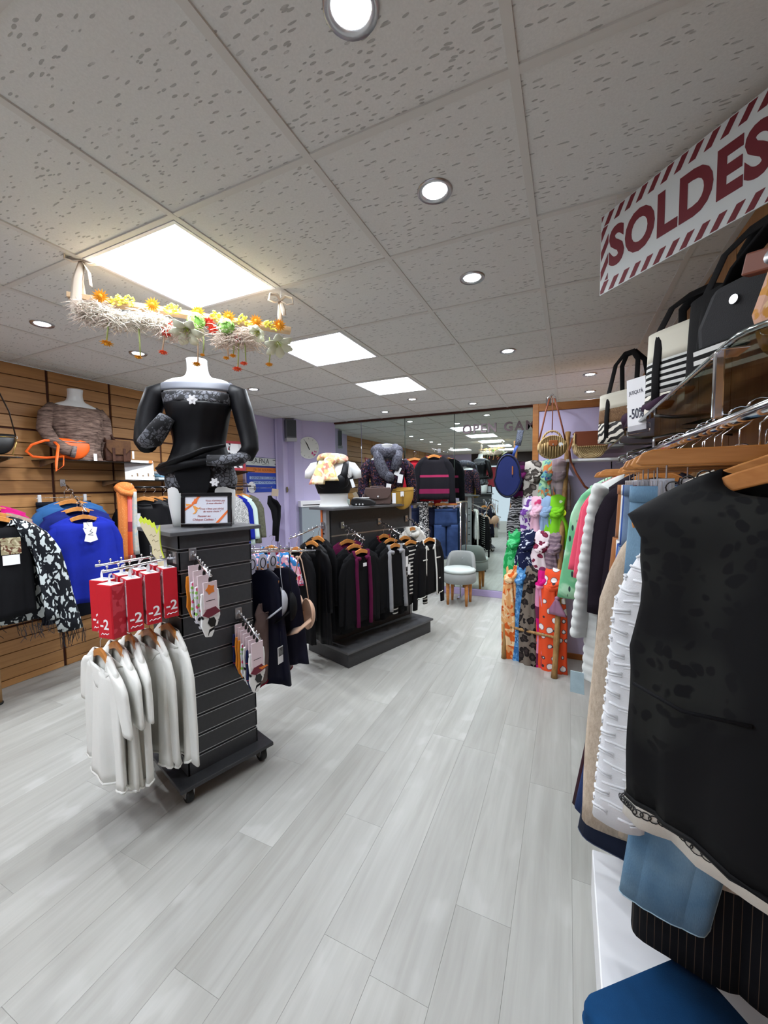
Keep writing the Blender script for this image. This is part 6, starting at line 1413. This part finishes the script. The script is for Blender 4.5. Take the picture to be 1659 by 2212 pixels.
t=thing('blue_pouch','teal and blue satin pouch lying on the glass shelf','pouch',(.42,2.2,1.787),.4); MB().ball((0,0,.04),.04,16,8,sx=3.2,sy=2.0,sz=1).build('body',blotch('teal_satin',(24,110,124),[(70,130,190),(20,70,90)],7,.8,.4),t,True); MB().tube([(-.1,-.06,.05),(0,-.08,.055),(.1,-.06,.05)],.004,6).build('zip',MT['steel'],t,True)
t=thing('shoulder_bag','dark shoulder bag with steel ring and dashed base near the right edge','handbag',(.40,1.12,1.787),-1.0,'handbags')
MB().prism([(-.15,.0),(-.16,.12),(-.12,.20),(.12,.20),(.16,.12),(.15,.0)],-.05,.05).build('body',fabric('bag_charcoal',(40,40,42),.7),t,bevel=.02); MB().prism([(-.151,.002),(-.156,.07),(.156,.07),(.151,.002)],-.0535,.0535).build('dashed_base',bpy.data.materials['dash_bw'],t)
MB().tube([(-.14,0,.17),(-.10,0,.24),(.0,-.02,.29),(.10,0,.24),(.14,0,.17)],.022,8,flat=(1,.2)).build('strap',webb,t,True)
MB().box(-.035,.035,-.002,.002,-.12,0,T=XF((.07,-.062,.20),0,0,.25)).build('price_tag',MT['paper'],t); MB().box(-.037,.037,-.001,.003,-.035,.002,T=XF((.07,-.0625,.203),0,0,.25)).build('red_band',plain('tag_red',(170,40,40),.6),t); MB().lathe([(.010,0),(.010,.004)],12,T=XF((-.06,-.052,.15),0,PI/2)).build('stud',MT['steel'],t)
t=thing('patterned_bag','peach and gold patterned soft bag cut by the right picture edge','handbag',(.44,.97,1.787),-.9,'handbags')
pch=blotch('peach_gold',(206,160,136),[(226,190,150),(200,140,60)],26,1.0,.6)
MB().prism([(-.12,.0),(-.14,.08),(-.10,.20),(.10,.20),(.14,.08),(.12,.0)],-.05,.05).build('body',pch,t,bevel=.025); MB().tube([(-.09,-.02,.19),(-.07,-.02,.25),(.07,-.02,.25),(.09,-.02,.19)],.012,8).build('handle',tan2,t,True)
MB().box(-.055,.0,-.012,.012,-.02,.022,T=XF((-.10,-.03,.175),0,0,.2)).build('strap_tab',tan2,t,bevel=.004); MB().lathe([(.014,0),(.014,.01)],12,T=XF((-.098,-.04,.175),0,PI/2)).build('ring',MT['steel'],t,True)
t=thing('acrylic_clip','chrome and acrylic sign clip on the shelf front','clip',(.245,.93,1.755),0); MB().box(-.008,.008,-.006,.006,-.10,.02).build('clip',MT['chrome'],t,bevel=.003); MB().box(-.006,.035,-.03,.03,.014,.018).build('jaw',MT['chrome'],t,bevel=.001)
t=thing('price_sign','white upright sale sign reading -50% on the shelf edge','price sign',(.243,1.87,1.745),-.75)
T=XF((0,0,0),0,0,-.05)
MB().box(-.038,.038,-.002,.002,.0,.205,T=T).build('card',MT['paper'],t); MB().box(-.05,.05,-.006,.006,-.012,.02,T=T).build('holder',MT['clear'],t)
text('print_text','-50%',.055,plain('ink_navy',(34,36,58),.6),t,T@XF((0,-.0028,.065))@UP,.015,.0003,sx=.55); text('print_text',"JUSQU'À",.02,bpy.data.materials['ink_navy'],t,T@XF((0,-.0028,.15))@UP,.0,.0003,sx=.75)
# ---- SOLDES banner
bn=thing('sale_banner','white sale banner with dark red letters hanging from the ceiling','banner',(.094,1.714,2.50),-.828)
BL,BH=.60,.275
MB().box(0,BL,-.0015,.0015,-BH,0).build('sheet',plain('banner_white',(214,220,220),.6),bn)
mar=plain('banner_maroon',(112,22,36),.6)
text('banner_text','SOLDES',.172,mar,bn,XF((.275,-.0022,-.139))@UP,.042,.0005,spacing=1.06,sx=.76)
b_=.040; sl=.030; k=0
def strip(p): MB().prism(p,-.0024,-.0016).build('stripe',mar,bn)
def clip_poly(p,xa,xb,za,zb):
    def cl(pts,f):
        o=[]
        for i in range(len(pts)):
            a,b=pts[i],pts[(i+1)%len(pts)]; fa,fb=f(a),f(b)
            if fa>=0: o.append(a)
            if fa*fb<0: t_=fa/(fa-fb); o.append((a[0]+(b[0]-a[0])*t_,a[1]+(b[1]-a[1])*t_))
        return o
    for f in (lambda q:q[0]-xa,lambda q:xb-q[0],lambda q:q[1]-za,lambda q:zb-q[1]):
        p=cl(p,f)
        if len(p)<3: return None
    return p
u=-.30
while u<BL+.05:
    p=[(u,-BH),(u+.020,-BH),(u+.020+BH*.62,0),(u+BH*.62,0)]
    for reg in ((.003,BL-.003,-b_,-.003),(.003,BL-.003,-BH+.003,-BH+b_),(.003,b_*.85,-BH+b_+.004,-b_-.004),(BL-b_*.85,BL-.003,-BH+b_+.004,-b_-.004)):
        q=clip_poly(p,*reg)
        if q: strip(q)
    u+=.042
for x in (.06,BL-.06): MB().tube([(x,0,0),(x,0,.038)],.001,4).build('thread',MT['whitepl'],bn)
# ---- white platform and blue cushion under the rail
t=thing('display_platform','low white display platform along the right wall','platform',(.355,.95,0)); MB().box(-.255,.245,-.85,.62,.03,.20).build('body',MT['whitepl'],t,bevel=.004); MB().box(-.235,.245,-.83,.60,0,.03).build('plinth',plain('plinth_grey',(150,150,150),.6),t)
for y in (-.35,.13): MB().box(-.257,-.2545,y-.001,y+.001,.035,.195).build('joint',plain('joint%d'%int(y*100),(150,152,156),.6),t)
t=thing('seat_cushion','petrol blue padded cushion lying on the white platform','cushion',(.255,1.005,.215),.70)
cub=fabric('petrol_blue',(14,66,112),.9,.25)
def rrect(w,d,r,n=6): return [(sx_*(w-r)+r*math.cos(a0+PI/2*k/n),sy_*(d-r)+r*math.sin(a0+PI/2*k/n)) for sx_,sy_,a0 in ((1,1,0),(-1,1,PI/2),(-1,-1,PI),(1,-1,3*PI/2)) for k in range(n+1)]
o_=rrect(.17,.13,.03); MB().loft([[(x*s_,y*s_,z) for x,y in o_] for s_,z in ((.96,0),(1,.012),(1,.075),(.97,.09))],True,True,True).build('pad',cub,t,True); MB().tube([(x*1.003,y*1.003,.045) for x,y in o_],.003,6,closed=True).build('piping',cub,t,True)
